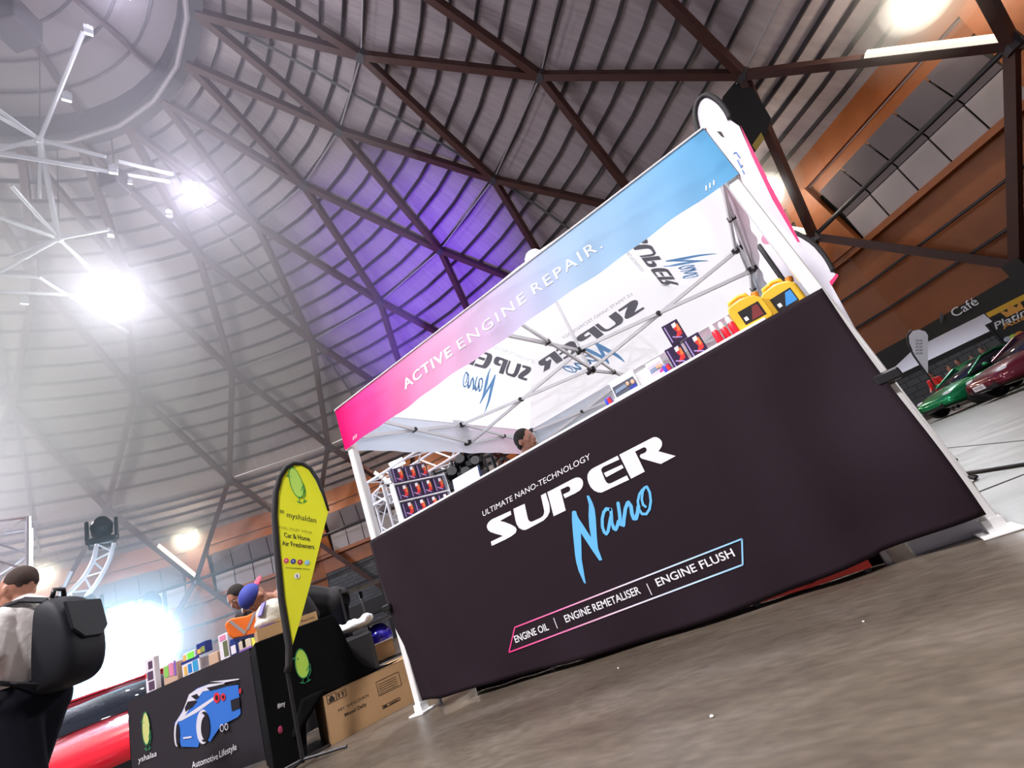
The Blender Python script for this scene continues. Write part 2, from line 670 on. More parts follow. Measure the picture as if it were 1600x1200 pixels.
def block_mat():
    m = mat('dark concrete blockwork', (0.06, 0.06, 0.06), .8)
    nt = m.node_tree
    b = nt.nodes['Principled BSDF']
    g = nt.nodes.new('ShaderNodeUVMap')
    br = nt.nodes.new('ShaderNodeTexBrick')
    br.inputs['Color1'].default_value = (.10, .108, .118, 1)
    br.inputs['Color2'].default_value = (.13, .14, .15, 1)
    br.inputs['Mortar'].default_value = (.03, .03, .032, 1)
    br.inputs['Scale'].default_value = 1
    br.inputs['Brick Width'].default_value = .8
    br.inputs['Row Height'].default_value = .4
    br.inputs['Mortar Size'].default_value = .02
    nt.links.new(g.outputs[0], br.inputs['Vector'])
    nt.links.new(br.outputs['Color'], b.inputs['Base Color'])
    return m


BLOCK = block_mat()


def wp(k, z, r=50.0):
    k0 = math.floor(k + .5) - .5
    u = k - k0
    return dome(r, z, k0).lerp(dome(r, z, k0 + 1), u)


def slab(mb, ka, kb, za, zb, r=50.0, th=.15, r2=None):
    r2 = r if r2 is None else r2
    q = [wp(ka, za, r), wp(kb - 1e-6, za, r), wp(kb - 1e-6, zb, r2), wp(ka, zb, r2)]
    out = Vector((q[0].x + q[1].x, q[0].y + q[1].y, 0)) / 2 - Vector((X0, Y0, 0))
    return mb.prism(q, out.normalized() * th)


def uvwall(o):
    uvl = o.data.uv_layers.new(name='UVMap')
    for lp in o.data.loops:
        co = o.data.vertices[lp.vertex_index].co
        a = math.atan2(co.y - Y0, co.x - X0)
        uvl.data[lp.index].uv = (a * 50, co.z)


wall = struct('wall_back')
for kc in range(-3, 11):
    ka, kb = kc - .5, kc + .5
    block = kc in (4,)
    slab(MB(), ka, kb, 17.4, 19.15, 49.7, .3).build('fascia', ORANGE, wall)
    slab(MB(), ka, kb, 16.3, 17.4, 50.1, .15).build('head_panel', ORANGE, wall)
    slab(MB(), ka, kb, 11.3, 11.7, 49.5, .7).build('ledge', ORANGE, wall)
    slab(MB(), ka, kb, 11.7, 16.4, 50.25, .15).build('backing_board', BLK, wall)
    zo = 9.6 if block else 4.9
    slab(MB(), ka, kb, zo, 11.3, 50.0, .2).build('timber_cladding', ORANGE, wall)
    slab(MB(), ka, kb, 3.3, 4.9, 49.9, .3).build('signage_band', BLK, wall)
    o = slab(MB(), ka, kb, 0, 3.3 if not block else 9.6, 50.15, .2).build('blockwork', BLOCK, wall)
    uvwall(o)
    for i in range(5):
        a = ka + .115 + i * .154
        slab(MB(), a + .004, a + .15, 13.85, 16.25, 50.05, .1, 49.35).build('acoustic_panel', PANEL_D, wall)
        slab(MB(), a + .004, a + .15, 11.75, 13.75, 49.95, .1).build('acoustic_panel', PANEL, wall)
    for z in (9.1, 7.0):
        MB().tube([wp(ka, z, 49.6), wp(kb - 1e-6, z, 49.6)], .09, 6).build('tie_pipe', STEEL, wall)
for kc in range(-3, 11):
    k = kc - .5
    q = [wp(k - .11, 11.7, 49.4), wp(k, 11.7, 49.3), wp(k + .11, 11.7, 49.4), wp(k + .07, 17.4, 49.4), wp(k, 17.4, 49.3), wp(k - .07, 17.4, 49.4)]
    out = (dome(1, 0, k) - dome(0, 0, k))
    MB().prism([q[0], q[1], q[4], q[5]], out * .7).prism([q[1], q[2], q[3], q[4]], out * .7).build('pilaster', ORANGE, wall)
# V-shaped columns carrying the rim, with the ring pipe between their heads
for k in range(-2, 10):
    if not (inview(node(3, k), 400)):
        continue
    n = node(3, k)
    for s in (0, 1):
        b = dome(49.1, 5.2, k - 1.5 + (.5 if s else -.5))
        MB().bar(n, b, .34, .5).build('leaning_column', BEAM, wall)
    MB().tube([n, node(3, k + 1)], .15, 8).build('ring_pipe', STEEL, wall)
    MB().tube([n - Vector((0, 0, .45)), n + Vector((0, 0, .45))], .42, 10).build('column_head', STEEL, wall)
for k in range(-3, 10):
    if inview(dome(49.1, 5, k), 300):
        b = dome(49.1, 5.45, k)
        o_ = dome(1, 0, k) - dome(0, 0, k)
        MB().bar(b, Vector((b.x, b.y, 0)), .8, .7, o_).build('column_pier', BLK, wall)
# flood fittings on the rim: body, glass
for kk in RIM:
    c = dome(46.6, 18.25, kk)
    a = A0 + kk * DA
    if not inview(c, 200):
        continue
    t = thing('rim_floodlight', 'white-lit floodlight under the roof rim above a leaning column head', 'floodlight', c, 'floodlights around the roof rim', rz=a)
    Rf = Matrix.Rotation(.9, 3, 'Y')
    MB().box((.2, 0, .15), (.9, 1.9, .35), Rf, bev=.05).build('housing', BLACK_PL, t, local=True)
    MB().box((.0, 0, -.03), (.85, 1.8, .06), Rf).build('glass', mat('floodlight glass', (1, .95, .85), .3, emit=45, ecol=(1, .95, .86)), t, local=True)
    MB().box((.1, 0, .45), (.1, .1, .5)).build('bracket', STEEL, t, local=True)

# glowing strips added for the floodlit lower end of beams at column heads
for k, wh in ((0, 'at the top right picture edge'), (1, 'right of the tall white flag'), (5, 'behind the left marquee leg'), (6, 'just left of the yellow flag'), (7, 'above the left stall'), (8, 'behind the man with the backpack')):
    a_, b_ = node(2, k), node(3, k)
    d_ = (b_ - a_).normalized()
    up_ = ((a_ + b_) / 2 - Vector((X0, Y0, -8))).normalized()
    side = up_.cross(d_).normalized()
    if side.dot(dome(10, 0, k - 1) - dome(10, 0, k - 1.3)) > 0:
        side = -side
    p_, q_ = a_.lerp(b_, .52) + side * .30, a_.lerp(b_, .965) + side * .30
    t = thing('glow_strip', 'cream glowing strip added along a roof beam end %s' % wh, 'glow strip', q_, 'glowing strips added on the roof beams')
    MB().bar(p_, q_, .22, .60, up_).build('glow_face', mat('cream lit diffuser', (1, .93, .80), .4, emit=.95, ecol=(1, .88, .72)), t)
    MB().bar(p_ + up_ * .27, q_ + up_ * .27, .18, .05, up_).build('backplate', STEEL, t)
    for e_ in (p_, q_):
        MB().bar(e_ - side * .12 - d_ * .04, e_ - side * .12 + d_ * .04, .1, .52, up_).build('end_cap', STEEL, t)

# cafe sign on the black band, and the door strip below it
cs = struct('trim_1')
A, B = onP(1480, 502, wp(-.7, 4.1, 49.8), dome(1, 0, -.5) * 0 + (dome(1, 0, 0) - dome(0, 0, 0))), None
nrm = (wp(-1.4, 0) - wp(-.6, 0)).cross(Vector((0, 0, 1)))
P0 = wp(-.7, 4.1, 49.7)
c0, c1 = onP(1492, 496, P0, nrm), onP(1530, 474, P0, nrm)
tg = (wp(-1.4, 0) - wp(-.6, 0)).normalized()
c1 = c0 + tg * (c1 - c0).dot(tg)
write(MB(), 'Café', c0, c1, (0, 0, 1), (c1 - c0).length * .36).build('cafe_lettering', mat('pale sign lettering', (.75, .74, .78), .5, emit=.12), cs)
m = MB()
f0 = c0 - tg * .75
for i in range(3):
    q = f0 + tg * (.12 * i) + Vector((0, 0, .1 + .1 * i))
    m.stroke([(0, 0), (.15, .35)], .06, lambda a, b, q=q: q + tg * a + Vector((0, 0, b)), nrm.normalized() * .02)
m.build('cup_mark', mat('dim sign mark', (.12, .12, .13), .6), cs)

# ================================================================== THE MARQUEE
W, D, ZV, ZE, ZJ, ZP = 3.0, 3.0, 1.755, 2.088, 1.845, 3.15
tent = thing('pop_up_marquee', 'white pop-up marquee with pink-to-blue valance reading active engine repair', 'marquee', (1.5, 1.5, 0))
CANVAS = cloth('white canopy cloth', (0.90, 0.90, 0.93), 0.5)
PINKBLUE = [(0.0, (0.95, 0.012, 0.19)), (0.13, (0.96, 0.10, 0.42)), (0.3, (0.93, 0.40, 0.66)), (0.5, (0.76, 0.62, 0.86)), (0.7, (0.50, 0.70, 0.93)), (1.0, (0.17, 0.52, 0.88))]
vm = [cloth('printed valance front', (1, 1, 1), .3, PINKBLUE, 0, (0, 3), .72),
      cloth('printed valance right', (1, 1, 1), .3, PINKBLUE, 1, (0, 3), .72),
      cloth('printed valance back', (1, 1, 1), .3, PINKBLUE[:0] + [(1 - p, c) for p, c in PINKBLUE[::-1]], 0, (0, 3), .72),
      cloth('printed valance left', (1, 1, 1), .3, [(1 - p, c) for p, c in PINKBLUE[::-1]], 1, (0, 3), .72)]
# canopy: four cloth slopes with a soft crown, each a gently sagging grid
m = MB()
pk = Vector((1.5, 1.5, ZP))
cor = [Vector((0, 0, ZE)), Vector((3, 0, ZE)), Vector((3, 3, ZE)), Vector((0, 3, ZE))]
for i in range(4):
    a, b = cor[i], cor[(i + 1) % 4]
    N = 10
    vs, fs = [], []
    for r in range(N + 1):
        for c in range(N + 1):
            t = r / N
            e = a.lerp(b, c / N)
            p = e.lerp(pk, t)
            sag = -0.012 * math.sin(PI * t) * math.sin(PI * c / N)
            if r == 0:
                sag = 0
            vs.append(p + Vector((0, 0, sag + (0.03 * (t ** 8) if t < 1 else 0))))
    for r in range(N):
        for c in range(N):
            q = r * (N + 1) + c
            fs.append((q, q + 1, q + N + 2, q + N + 1))
    m.add(vs, fs)
can = m.build('canopy', CANVAS, tent, smooth=True)
MB().ell((1.5, 1.5, ZP - .03), (.1, .1, .09)).build('crown_cap', CANVAS, tent, smooth='all')
# valances: rippled hem
for i, nm in enumerate(('front', 'right', 'back', 'left')):
    a, b = cor[i], cor[(i + 1) % 4]
    tdir = (b - a).normalized()
    out = tdir.cross(Vector((0, 0, 1)))
    NX, NZ = 60, 8
    vs, fs = [], []
    for r in range(NZ + 1):
        for c in range(NX + 1):
            x = c / NX
            rip = 0.010 * math.sin(x * 23 + i) * (r / NZ) + 0.006 * math.sin(x * 61 + r * .5) * (r / NZ)
            ed = min(1, x * 12, (1 - x) * 12)
            vs.append(a.lerp(b, x) + Vector((0, 0, (ZV - ZE) * r / NZ)) + out * (rip * ed + .004))
    for r in range(NZ):
        for c in range(NX):
            q = r * (NX + 1) + c
            fs.append((q + NX + 1, q + NX + 2, q + 1, q))
    def rip_at(p, i=i, a=a, tdir=tdir, out=out):
        x = (p - a).dot(tdir) / 3
        rr = (ZE - p.z) / (ZE - ZV)
        ed = min(1, x * 12, (1 - x) * 12)
        return p + out * ((0.010 * math.sin(x * 23 + i) * rr + 0.006 * math.sin(x * 61 + rr * 4) * rr) * ed + .0065)
    v = MB().add(vs, fs).build('valance', vm[i], tent, smooth='all')
    MB().tube([a + out * .006, b + out * .006], .006, 6).build('piping', mat('white piping', (.9, .9, .92), .6), v)
    if nm == 'front':
        WP = mat('white valance print', (.95, .95, .97), .6)
        for word, x0_, x1_, z0_, z1_, bo, sp_ in (('ACTIVE', .69, 1.155, 1.878, 1.872, .022, 1.12), ('ENGINE', 1.215, 1.765, 1.872, 1.872, 0, 1.25), ('REPAIR.', 1.825, 2.29, 1.872, 1.872, 0, 1.25)):
            g = write(MB(), word, (x0_, 0, z0_), (x1_, 0, z1_), (0, 0, 1), .069, bold=bo, space=sp_)
            g.v = [rip_at(p) for p in g.v]
            g.build('valance_lettering', WP, v)
        for x in (.13, 2.87):
            g = MB()
            for q in range(3):
                g.stroke([(x + q * .02 - .02, ZV + .03), (x + q * .02 - .01, ZV + .05)], .006, lambda a, b: Vector((a, -.0, b)), (0, .0005, 0))
            g.v = [rip_at(p) for p in g.v]
            g.build('corner_mark', mat('white valance print', (.95, .95, .97), .6), v)

# --- logo: outlines measured on the banner plane (x, z)


def ZA(pts): return [(755 + x / 10, 740 + y / 10) for x, y in pts]
def ZB(pts): return [(900 + x / 10, 670 + y / 10) for x, y in pts]
def ZC(pts): return [(880 + x / 7.275, 750 + y / 7.275) for x, y in pts]


def plane2(pts):
    r = []
    for u, v in pts:
        p = onY(u, v, 0)
        r.append((p.x, p.z))
    return r


SUPER = [plane2(q) for q in (
    ZA([(435, 580), (447, 640), (270, 738), (340, 755), (420, 785), (480, 815), (515, 842), (530, 875), (515, 925), (450, 975), (360, 1025), (150, 1125), (138, 1115), (128, 1060), (315, 970), (200, 938), (120, 910), (85, 880), (66, 840), (68, 800), (90, 760), (115, 735), (150, 710)]),
    ZA([(478, 550), (655, 470), (705, 700), (715, 725), (740, 748), (770, 750), (900, 690), (940, 660), (958, 620), (960, 580), (908, 340), (985, 300), (1040, 480), (1047, 540), (1045, 600), (1010, 670), (950, 730), (700, 865), (660, 880), (620, 875), (570, 850), (530, 790), (510, 720)]),
    ZA([(1008, 290), (1420, 75), (1465, 60), (1510, 62), (1545, 85), (1565, 125), (1565, 180), (1550, 220), (1520, 260), (1440, 310), (1282, 384), (1255, 325), (1350, 280), (1368, 250), (1362, 215), (1335, 198), (1310, 205), (1215, 250), (1297, 575), (1108, 665)]),
    ZB([(655, 420), (682, 480), (430, 595), (405, 620), (400, 650), (420, 700), (460, 800), (485, 840), (520, 857), (560, 845), (800, 727), (835, 795), (440, 980), (405, 995), (350, 992), (290, 965), (235, 910), (200, 840), (185, 780), (186, 720), (210, 670), (245, 633), (290, 605)]),
    ZB([(440, 690), (722, 560), (750, 610), (478, 757)]),
    ZB([(680, 405), (1180, 148), (1215, 132), (1260, 130), (1310, 155), (1340, 190), (1350, 230), (1345, 270), (1320, 315), (1290, 350), (1562, 425), (1330, 550), (1040, 468), (1012, 450), (1000, 425), (1012, 402), (1080, 375), (1108, 345), (1108, 315), (1090, 292), (1060, 290), (928, 355), (1080, 668), (865, 780)]))]
NANO_N = plane2(ZC([(105, 360), (120, 348), (150, 352), (162, 395), (180, 435), (230, 510), (322, 652), (300, 520), (293, 400), (297, 280), (272, 182), (285, 174), (300, 180), (340, 260), (362, 330), (374, 420), (380, 520), (385, 620), (392, 700), (402, 780), (448, 908), (415, 914), (330, 790), (205, 600), (210, 700), (215, 900), (245, 1080), (262, 1175), (240, 1165), (180, 1030), (152, 930), (140, 850), (125, 700), (112, 560), (104, 440)]))
NANO_S = [(plane2(ZC(p)), w / 7.275 * .0034) for p, w in (
    ([(535, 335), (495, 325), (465, 365), (448, 440), (450, 530), (470, 590), (495, 610), (515, 580), (530, 500), (545, 420)], 34),
    ([(545, 335), (552, 400), (556, 480), (580, 550), (602, 560), (620, 520), (632, 470)], 36),
    ([(628, 265), (645, 380), (655, 500), (690, 510), (695, 440), (710, 330), (735, 262)], 38),
    ([(745, 255), (775, 300), (785, 380), (805, 435), (832, 435), (850, 370), (860, 300)], 40),
    ([(905, 110), (870, 160), (852, 240), (865, 330), (900, 385), (950, 385), (985, 330), (1000, 240), (988, 140), (955, 75), (925, 90), (905, 140), (898, 220), (912, 280), (940, 302)], 26))]


def logo(fn, off, parent, wht, blu, sub='', sup=True, name='print'):
    g = MB()
    for q in SUPER:
        g.prism([fn(x, z) for x, z in q], off)
    write(g, 'ULTIMATE NANO-TECHNOLOGY', fn(.955, .868), fn(1.715, .878), (fn(0, 1) - fn(0, 0)), .030, shear=.18, space=1.02)
    g.build(name + '_title', wht, parent)
    g = MB()
    g.prism([fn(x, z) for x, z in NANO_N], off)
    sc = (fn(1, 0) - fn(0, 0)).length
    for pts, wd in NANO_S:
        g.stroke(pts, wd, fn, off)
    g.build(name + '_script', blu, parent)


# logos printed on the canopy, read from outside (mirror-wise from below)
GREYP = cloth('grey canopy print', (.40, .40, .44), .5)
BLUEP = cloth('pale blue canopy print', (.42, .68, .92), .5)
sl = math.hypot(1.5, ZP - ZE)


def on_slope(side):
    def fn(x, z):
        s = 1.60 + (x - 1.52) * 1.15
        t = {'B': .71, 'L': .69, 'R': .71}[side] + (z - .74) * 1.28
        h = t / sl
        zz = ZE + (ZP - ZE) * h - .024
        if side == 'B':
            return Vector((2.987 - s, 3 - 1.5 * h, zz))
        if side == 'L':
            return Vector((1.5 * h, 3.30 - s, zz))
        return Vector((3 - 1.5 * h, s + .18, zz))
    return fn


for sd in 'BLR':
    logo(on_slope(sd), (0, 0, -.001), can, GREYP, BLUEP, name='canopy_logo')

# --- frame
PIPE = mat('pale grey frame tube', (.74, .74, .76), .35, .25)
HUB = BLACK_PL
for (x, y) in ((0, 0), (3, 0), (3, 3), (0, 3)):
    sx, sy = (1 if x == 0 else -1), (1 if y == 0 else -1)
    cx, cy = x + sx * .035, y + sy * .035
    l = MB().box((cx, cy, (.62 + ZE) / 2), (.056, .056, ZE - .62), bev=.006).build('upper_leg', WHITE_METAL, tent)
    MB().box((cx, cy, .33), (.047, .047, .64), bev=.005).build('lower_leg', WHITE_METAL, tent)
    MB().box((cx, cy, .006), (.12, .12, .012), bev=.003).box((cx, cy, .03), (.06, .06, .05)).build('foot_plate', WHITE_METAL, tent)
    MB().box((cx, cy, .63), (.068, .068, .06), bev=.01).build('slider_lock', HUB, tent)
    MB().box((cx, cy, ZE - .03), (.066, .066, .06), bev=.008).build('corner_hub', HUB, tent)
    MB().box((cx, cy, ZJ), (.066, .066, .055), bev=.008).build('slider_hub', HUB, tent)


def scissor(p, q, zt=ZE - .035, zb=ZJ):
    """one scissor pair between two posts"""
    p, q = Vector(p), Vector(q)
    n = (q - p).normalized().cross(Vector((0, 0, 1))) * .012
    for a, b, s in ((zt, zb, 1), (zb, zt, -1)):
        MB().bar(Vector((p.x, p.y, a)) + n * s, Vector((q.x, q.y, b)) + n * s, .016, .028).build('truss_bar', PIPE, tent)
    c = (p + q) / 2
    MB().tube([Vector((c.x, c.y, (zt + zb) / 2)) - n * 2, Vector((c.x, c.y, (zt + zb) / 2)) + n * 2], .02, 8).build('pivot', HUB, tent)


e = .035
mids = [(1.5, e), (3 - e, 1.5), (1.5, 3 - e), (e, 1.5)]
cs4 = [(e, e), (3 - e, e), (3 - e, 3 - e), (e, 3 - e)]
for i in range(4):
    a, b, mm = cs4[i], cs4[(i + 1) % 4], mids[i]
    scissor((*a, 0), (*mm, 0))
    scissor((*mm, 0), (*b, 0))
for i in range(4):
    mm = mids[i]
    scissor((*mm, 0), (1.5, 1.5, 0), ZE - .04, ZJ - .01)
    for z in (ZE - .04, ZJ):
        MB().box((*mm, z), (.05, .05, .045), bev=.006).box((mm[0] + .03, mm[1], z), (.02, .03, .03)).box((mm[0] - .03, mm[1], z), (.02, .03, .03)).build('mid_hub', HUB, tent)
for z in (ZE - .05, ZJ - .02):
    MB().box((1.5, 1.5, z), (.09, .03, .05), bev=.006).box((1.5, 1.5, z), (.03, .09, .05), bev=.006).build('centre_hub', HUB, tent)
MB().tube([(1.5, 1.5, ZJ - .05), (1.5, 1.5, ZP - .06)], .014, 10).build('centre_pole', PIPE, tent)
for (x, y) in (mids[3], mids[1]):
    s = 1 if x < 1.5 else -1
    MB().box((x - s * .012, y, ZE - .09), (.004, .22, .24)).build('reinforcing_patch', CANVAS, tent)

# ================================================================== FRONT BANNER (half wall hung between the front legs)
ban = MB()
NX, NZ = 120, 48
vs, fs = [], []


def bfold(x, z):
    """depth of the cloth folds (negative = towards the viewer)"""
    f = 0.0
    if x > 2.25:
        f += -.028 * math.sin((x - 2.25) / .75 * 9 - z * 2.2) * min(1, (x - 2.25) * 3) * (1.15 - z) ** .8
    if x < .62:
        f += .030 * math.sin(x * 13 + z * 3 + .6) * min(1, (.62 - x) * 3) * (1.15 - z)
    b = max(0.0, .16 - z)
    f += .012 * math.sin(x * 9) * b / .16
    # belly of the loose lower right corner
    f += -.05 * math.exp(-((x - 2.85) / .25) ** 2 - ((z - .35) / .25) ** 2)
    return f


for r in range(NZ + 1):
    for c in range(NX + 1):
        x = c / NX
        z = r / NZ
        xl = .005 + .03 * (1 - z) ** 1.5
        xr = 2.985 - .02 * math.sin(z * PI) + (-.03 * (1 - z) ** 3)
        X = xl + (xr - xl) * x
        zb = .062 + (.012 * math.sin(X * 2.2) - .045 * math.sin(PI * min(1, X / 2.6)) if X < 2.6 else 0.02 * (X - 2.6) / .4)
        Z = zb + (1.072 - zb) * z
        vs.append((X, bfold(X, Z) * min(1, (1.072 - Z) * 4), Z))
for r in range(NZ):
    for c in range(NX):
        q = r * (NX + 1) + c
        fs.append((q, q + 1, q + NX + 2, q + NX + 1))
ban.add(vs, fs)
banner = ban.build('front_banner', BLACK_CLOTH, smooth='all')
sm = banner.modifiers.new('thick', 'SOLIDIFY')
sm.thickness = .003
sm.offset = 1
tag(banner, 'wide black banner cloth with white and blue engine oil lettering, tied across the marquee front', 'banner')
logo(lambda x, z: Vector((x, -.0045, z)), (0, -.001, 0), banner, WHITE_INK, BLUE_INK, name='banner_logo')
g = MB()
for a, b, t in (((.878, .190), (1.105, .196), 'ENGINE OIL'), ((1.215, .200), (1.655, .210), 'ENGINE REMETALISER'), ((1.745, .212), (2.125, .222), 'ENGINE FLUSH')):
    words(t, (a[0], -.0055, a[1]), (b[0], -.0055, b[1]), (0, 0, 1), .034, 'strapline_lettering', WHITE_INK, banner, bold=.012)
for x in (1.155, 1.70):
    MB().box((x, -.0055, .214), (.004, .001, .052)).build('divider_bar', WHITE_INK, banner)
fm = cloth('pink to white frame print', (1, 1, 1), 0, [(0, (.9, .05, .25)), (.3, (.9, .25, .5)), (.55, (.85, .75, .85)), (.8, (.6, .8, .95)), (1, (.25, .6, .9))], 0, (.8, 2.2))
g = MB()
fr = [(.905, .262), (2.185, .275), (2.135, .180), (.815, .158)]
for i in range(4):
    a, b = fr[i], fr[(i + 1) % 4]
    g.bar((a[0], -.0055, a[1]), (b[0], -.0055, b[1]), .001, .0065, (0, 0, 1) if i % 2 == 0 else (1, 0, 0))
g.build('banner_frame_line', fm, banner)
# velcro ties on the legs
MB().box((.02, -.004, .63), (.07, .05, .04), bev=.008).build('tie_strap', BLACK_PL, banner)
MB().box((2.975, -.004, .63), (.09, .06, .045), bev=.008).build('tie_strap', BLACK_PL, banner)

# ================================================================== COUNTER AND GOODS
ct = thing('trestle_counter', 'long white counter behind the black banner with folding steel legs', 'table', (1.4, .3, 0))
MB().box((1.39, .33, 1.082), (2.72, .56, .034), bev=.006).build('tabletop', mat('white laminate', (.86, .86, .88), .4), ct)
for x in (.13, .98, 1.85, 2.62):
    for y in (.1, .56):
        MB().tube([(x, y, 0), (x, y, 1.065)], .016, 8).build('leg', mat('grey leg tube', (.45, .43, .45), .35, .6), ct)
for x in (.13, 2.62):
    MB().tube([(x, .1, .3), (x, .56, .3)], .012, 8).build('stretcher', mat('grey leg tube', (.45, .43, .45), .35, .6), ct)

PURPLE = mat('purple-black printed carton', (.030, .012, .055), .35, var=.4, vscale=30)
RED = mat('red print', (.72, .03, .03), .4)
ORP = mat('orange print', (.80, .22, .05), .4)
LIL = mat('lilac print', (.40, .30, .62), .4)


def carton_proto():
    w_, d_, h_ = .085, .055, .115
    t = thing('oil_additive_carton', 'purple oil additive carton', 'carton')
    MB().box((0, 0, h_ / 2), (w_, d_, h_), bev=.001).build('carton_body', PURPLE, t, local=True)
    y = -d_ / 2 - .0008
    g = MB()
    f = lambda a, b: Vector((a, y, b))
    g.prism([f(-.01, .02), f(.03, .03), (f(.036, .055)), f(.02, .085), f(.004, .075), f(.012, .05)], (0, -.0006, 0))
    g.build('bottle_picture', RED, t, local=True)
    MB().prism([f(.018, .05), f(.034, .055), f(.034, .09), f(.024, .095)], (0, -.0009, 0)).build('flame_picture', ORP, t, local=True)
    MB().prism([f(.004, .078), f(.026, .080), f(.027, .104), f(.005, .102)], (0, -.0009, 0)).build('white_patch', WHITE_INK, t, local=True)
    MB().prism([f(-.034, .012), f(-.028, .012), f(-.028, .105), f(-.034, .105)], (0, -.0009, 0)).prism([f(-.02, .035), f(.02, .012), f(.022, .018), f(-.018, .042)], (0, -.0009, 0)).build('side_text_bar', LIL, t, local=True)
    MB().box((0, 0, h_ + .0006), (w_, d_, .001)).build('carton_top', mat('pale carton top', (.55, .52, .66), .4), t, local=True)
    return t


cp0 = carton_proto()
first = [True]


def carton(x, y, z, rz, label, group):
    c = cp0 if first[0] else copy_tree(cp0)
    first[0] = False
    c.location = (x, y, z)
    c.rotation_euler = (0, 0, rz)
    tag(c, label, 'carton', group)


CT = 1.0995
carton(2.325, .13, CT, .08, 'purple oil additive carton under the single top one, left one of the lower pair', 'cartons on the right of the counter')
carton(2.425, .135, CT, .05, 'paler purple oil additive carton right of the pair, nearest the red cans', 'cartons on the right of the counter')
carton(2.37, .13, CT + .1175, .12, 'purple oil additive carton balanced on top of two others, red cans to its right', 'cartons on the right of the counter')
# display stand on the left end of the counter, three shelves of cartons facing right
st = thing('display_stand', 'white three-tier display stand filled with purple cartons at the left counter end', 'display stand', (.36, .28, CT))
dv = Vector((.12, .31, 0)).normalized()
nv = Vector((.93, -.36, 0))
ang = math.atan2(nv.x, -nv.y)
RZ = Matrix.Rotation(ang, 3, 'Z')
base = Vector((.33, .27, 0))
zs = [CT + .004, CT + .130, CT + .256]
for i, z in enumerate(zs):
    MB().box(base + Vector((0, 0, z)), (.40, .075, .006), RZ).build('shelf', mat('white laminate', (.86, .86, .88), .4), st)
for s in (-1, 1):
    MB().box(base + dv * s * .203 + Vector((0, 0, CT + .135)), (.006, .075, .27), RZ).build('side_panel', mat('clear-edged acrylic', (.75, .78, .85), .2), st)
names = ['bottom', 'middle', 'top']
pos4 = ['first', 'second', 'third', 'fourth']
for i, z in enumerate(zs):
    for q in range(4 if i < 2 else 3):
        p = base + dv * (-.145 + q * .095)
        carton(p.x, p.y, z + .0035, ang + random.uniform(-.03, .03), 'purple carton on the %s shelf of the display stand, %s from the leg' % (names[i], pos4[q]), 'cartons on the display stand')

# two yellow jerry cans at the right end
YEL = mat('yellow moulded plastic', (.86, .52, .035), .35, var=.08)


def jerry(x, y, rz, label, flip):
    t = thing('oil_jerrycan', label, 'oil can', (x, y, CT), 'yellow oil cans', rz)
    m = MB()
    out = [(-.075, 0), (.075, 0), (.08, .02), (.08, .105), (.06, .135), (.025, .15), (.0, .152), (-.05, .150), (-.072, .142), (-.08, .12), (-.08, .02)]
    m.prism([(a, -.045, b) for a, b in out], (0, .09, 0))
    o = m.build('can_body', YEL, t, local=True)
    bv = o.modifiers.new('b', 'BEVEL'); bv.width = .008; bv.segments = 3
    o2 = MB().tube([(-.055, 0, .145), (-.05, 0, .172), (.0, 0, .18), (.03, 0, .172), (.035, 0, .145)], .011, 8).build('handle', YEL, t, local=True, smooth='all')
    MB().lathe([(.018, 0), (.018, .02), (.015, .026), (.001, .026)], (.062, 0, .135), (0.3, 0, 1)).build('cap', mat('orange cap', (.75, .25, .02), .4), t, local=True)
    lb_ = MB().box((0.005 if not flip else .0, -.0462, .062), (.10, .001, .075)).build('label_panel', mat('black label', (.012, .01, .01), .4), t, local=True)
    MB().prism([(-.01, -.0475, .03), (.045, -.0475, .03), (.045, -.0475, .09), (.02, -.0475, .09)], (0, .0005, 0)).build('label_stripe', mat('blue label stripe', (.05, .30, .75), .4) if flip else mat('dark red stripe', (.2, .03, .03), .4), lb_, local=True)
    MB().prism([(-.036, -.0475, .04), (-.02, -.0475, .04), (-.02, -.0475, .06), (-.036, -.0475, .06)], (0, .0005, 0)).build('label_mark', WHITE_INK, lb_, local=True)
    return t


jerry(2.71, .16, .05, 'yellow plastic oil can with black label, left of two at the right counter end', False)
jerry(2.875, .24, -.15, 'yellow plastic oil can with blue and black label, touching the tent wall at the right', True)

# red aerosol cans
cang = 'red spray cans between cartons and yellow oil cans'
for i, (x, y, l) in enumerate(((2.535, .11, 'leftmost and shortest of three red spray cans with clear nozzle caps'), (2.575, .14, 'middle red spray can with clear nozzle cap'), (2.615, .12, 'rightmost red spray can with clear cap, near the yellow oil can'))):
    t = thing('spray_can', l, 'spray can', (x, y, CT), cang)
    MB().lathe([(.0165, 0), (.017, .004), (.017, .068), (.012, .078), (.001, .078)], (0, 0, 0)).build('can_body', mat('glossy red can', (.75, .02, .04), .25), t, local=True, smooth=True)
    MB().lathe([(.013, .076), (.012, .10), (.006, .112), (.001, .112)], (0, 0, 0)).build('nozzle_cap', mat('frosted cap', (.8, .8, .83), .3), t, local=True, smooth=True)

# brochure holders with leaflets, small tins
ACR = mat('clear acrylic', (.92, .92, .95), .1)


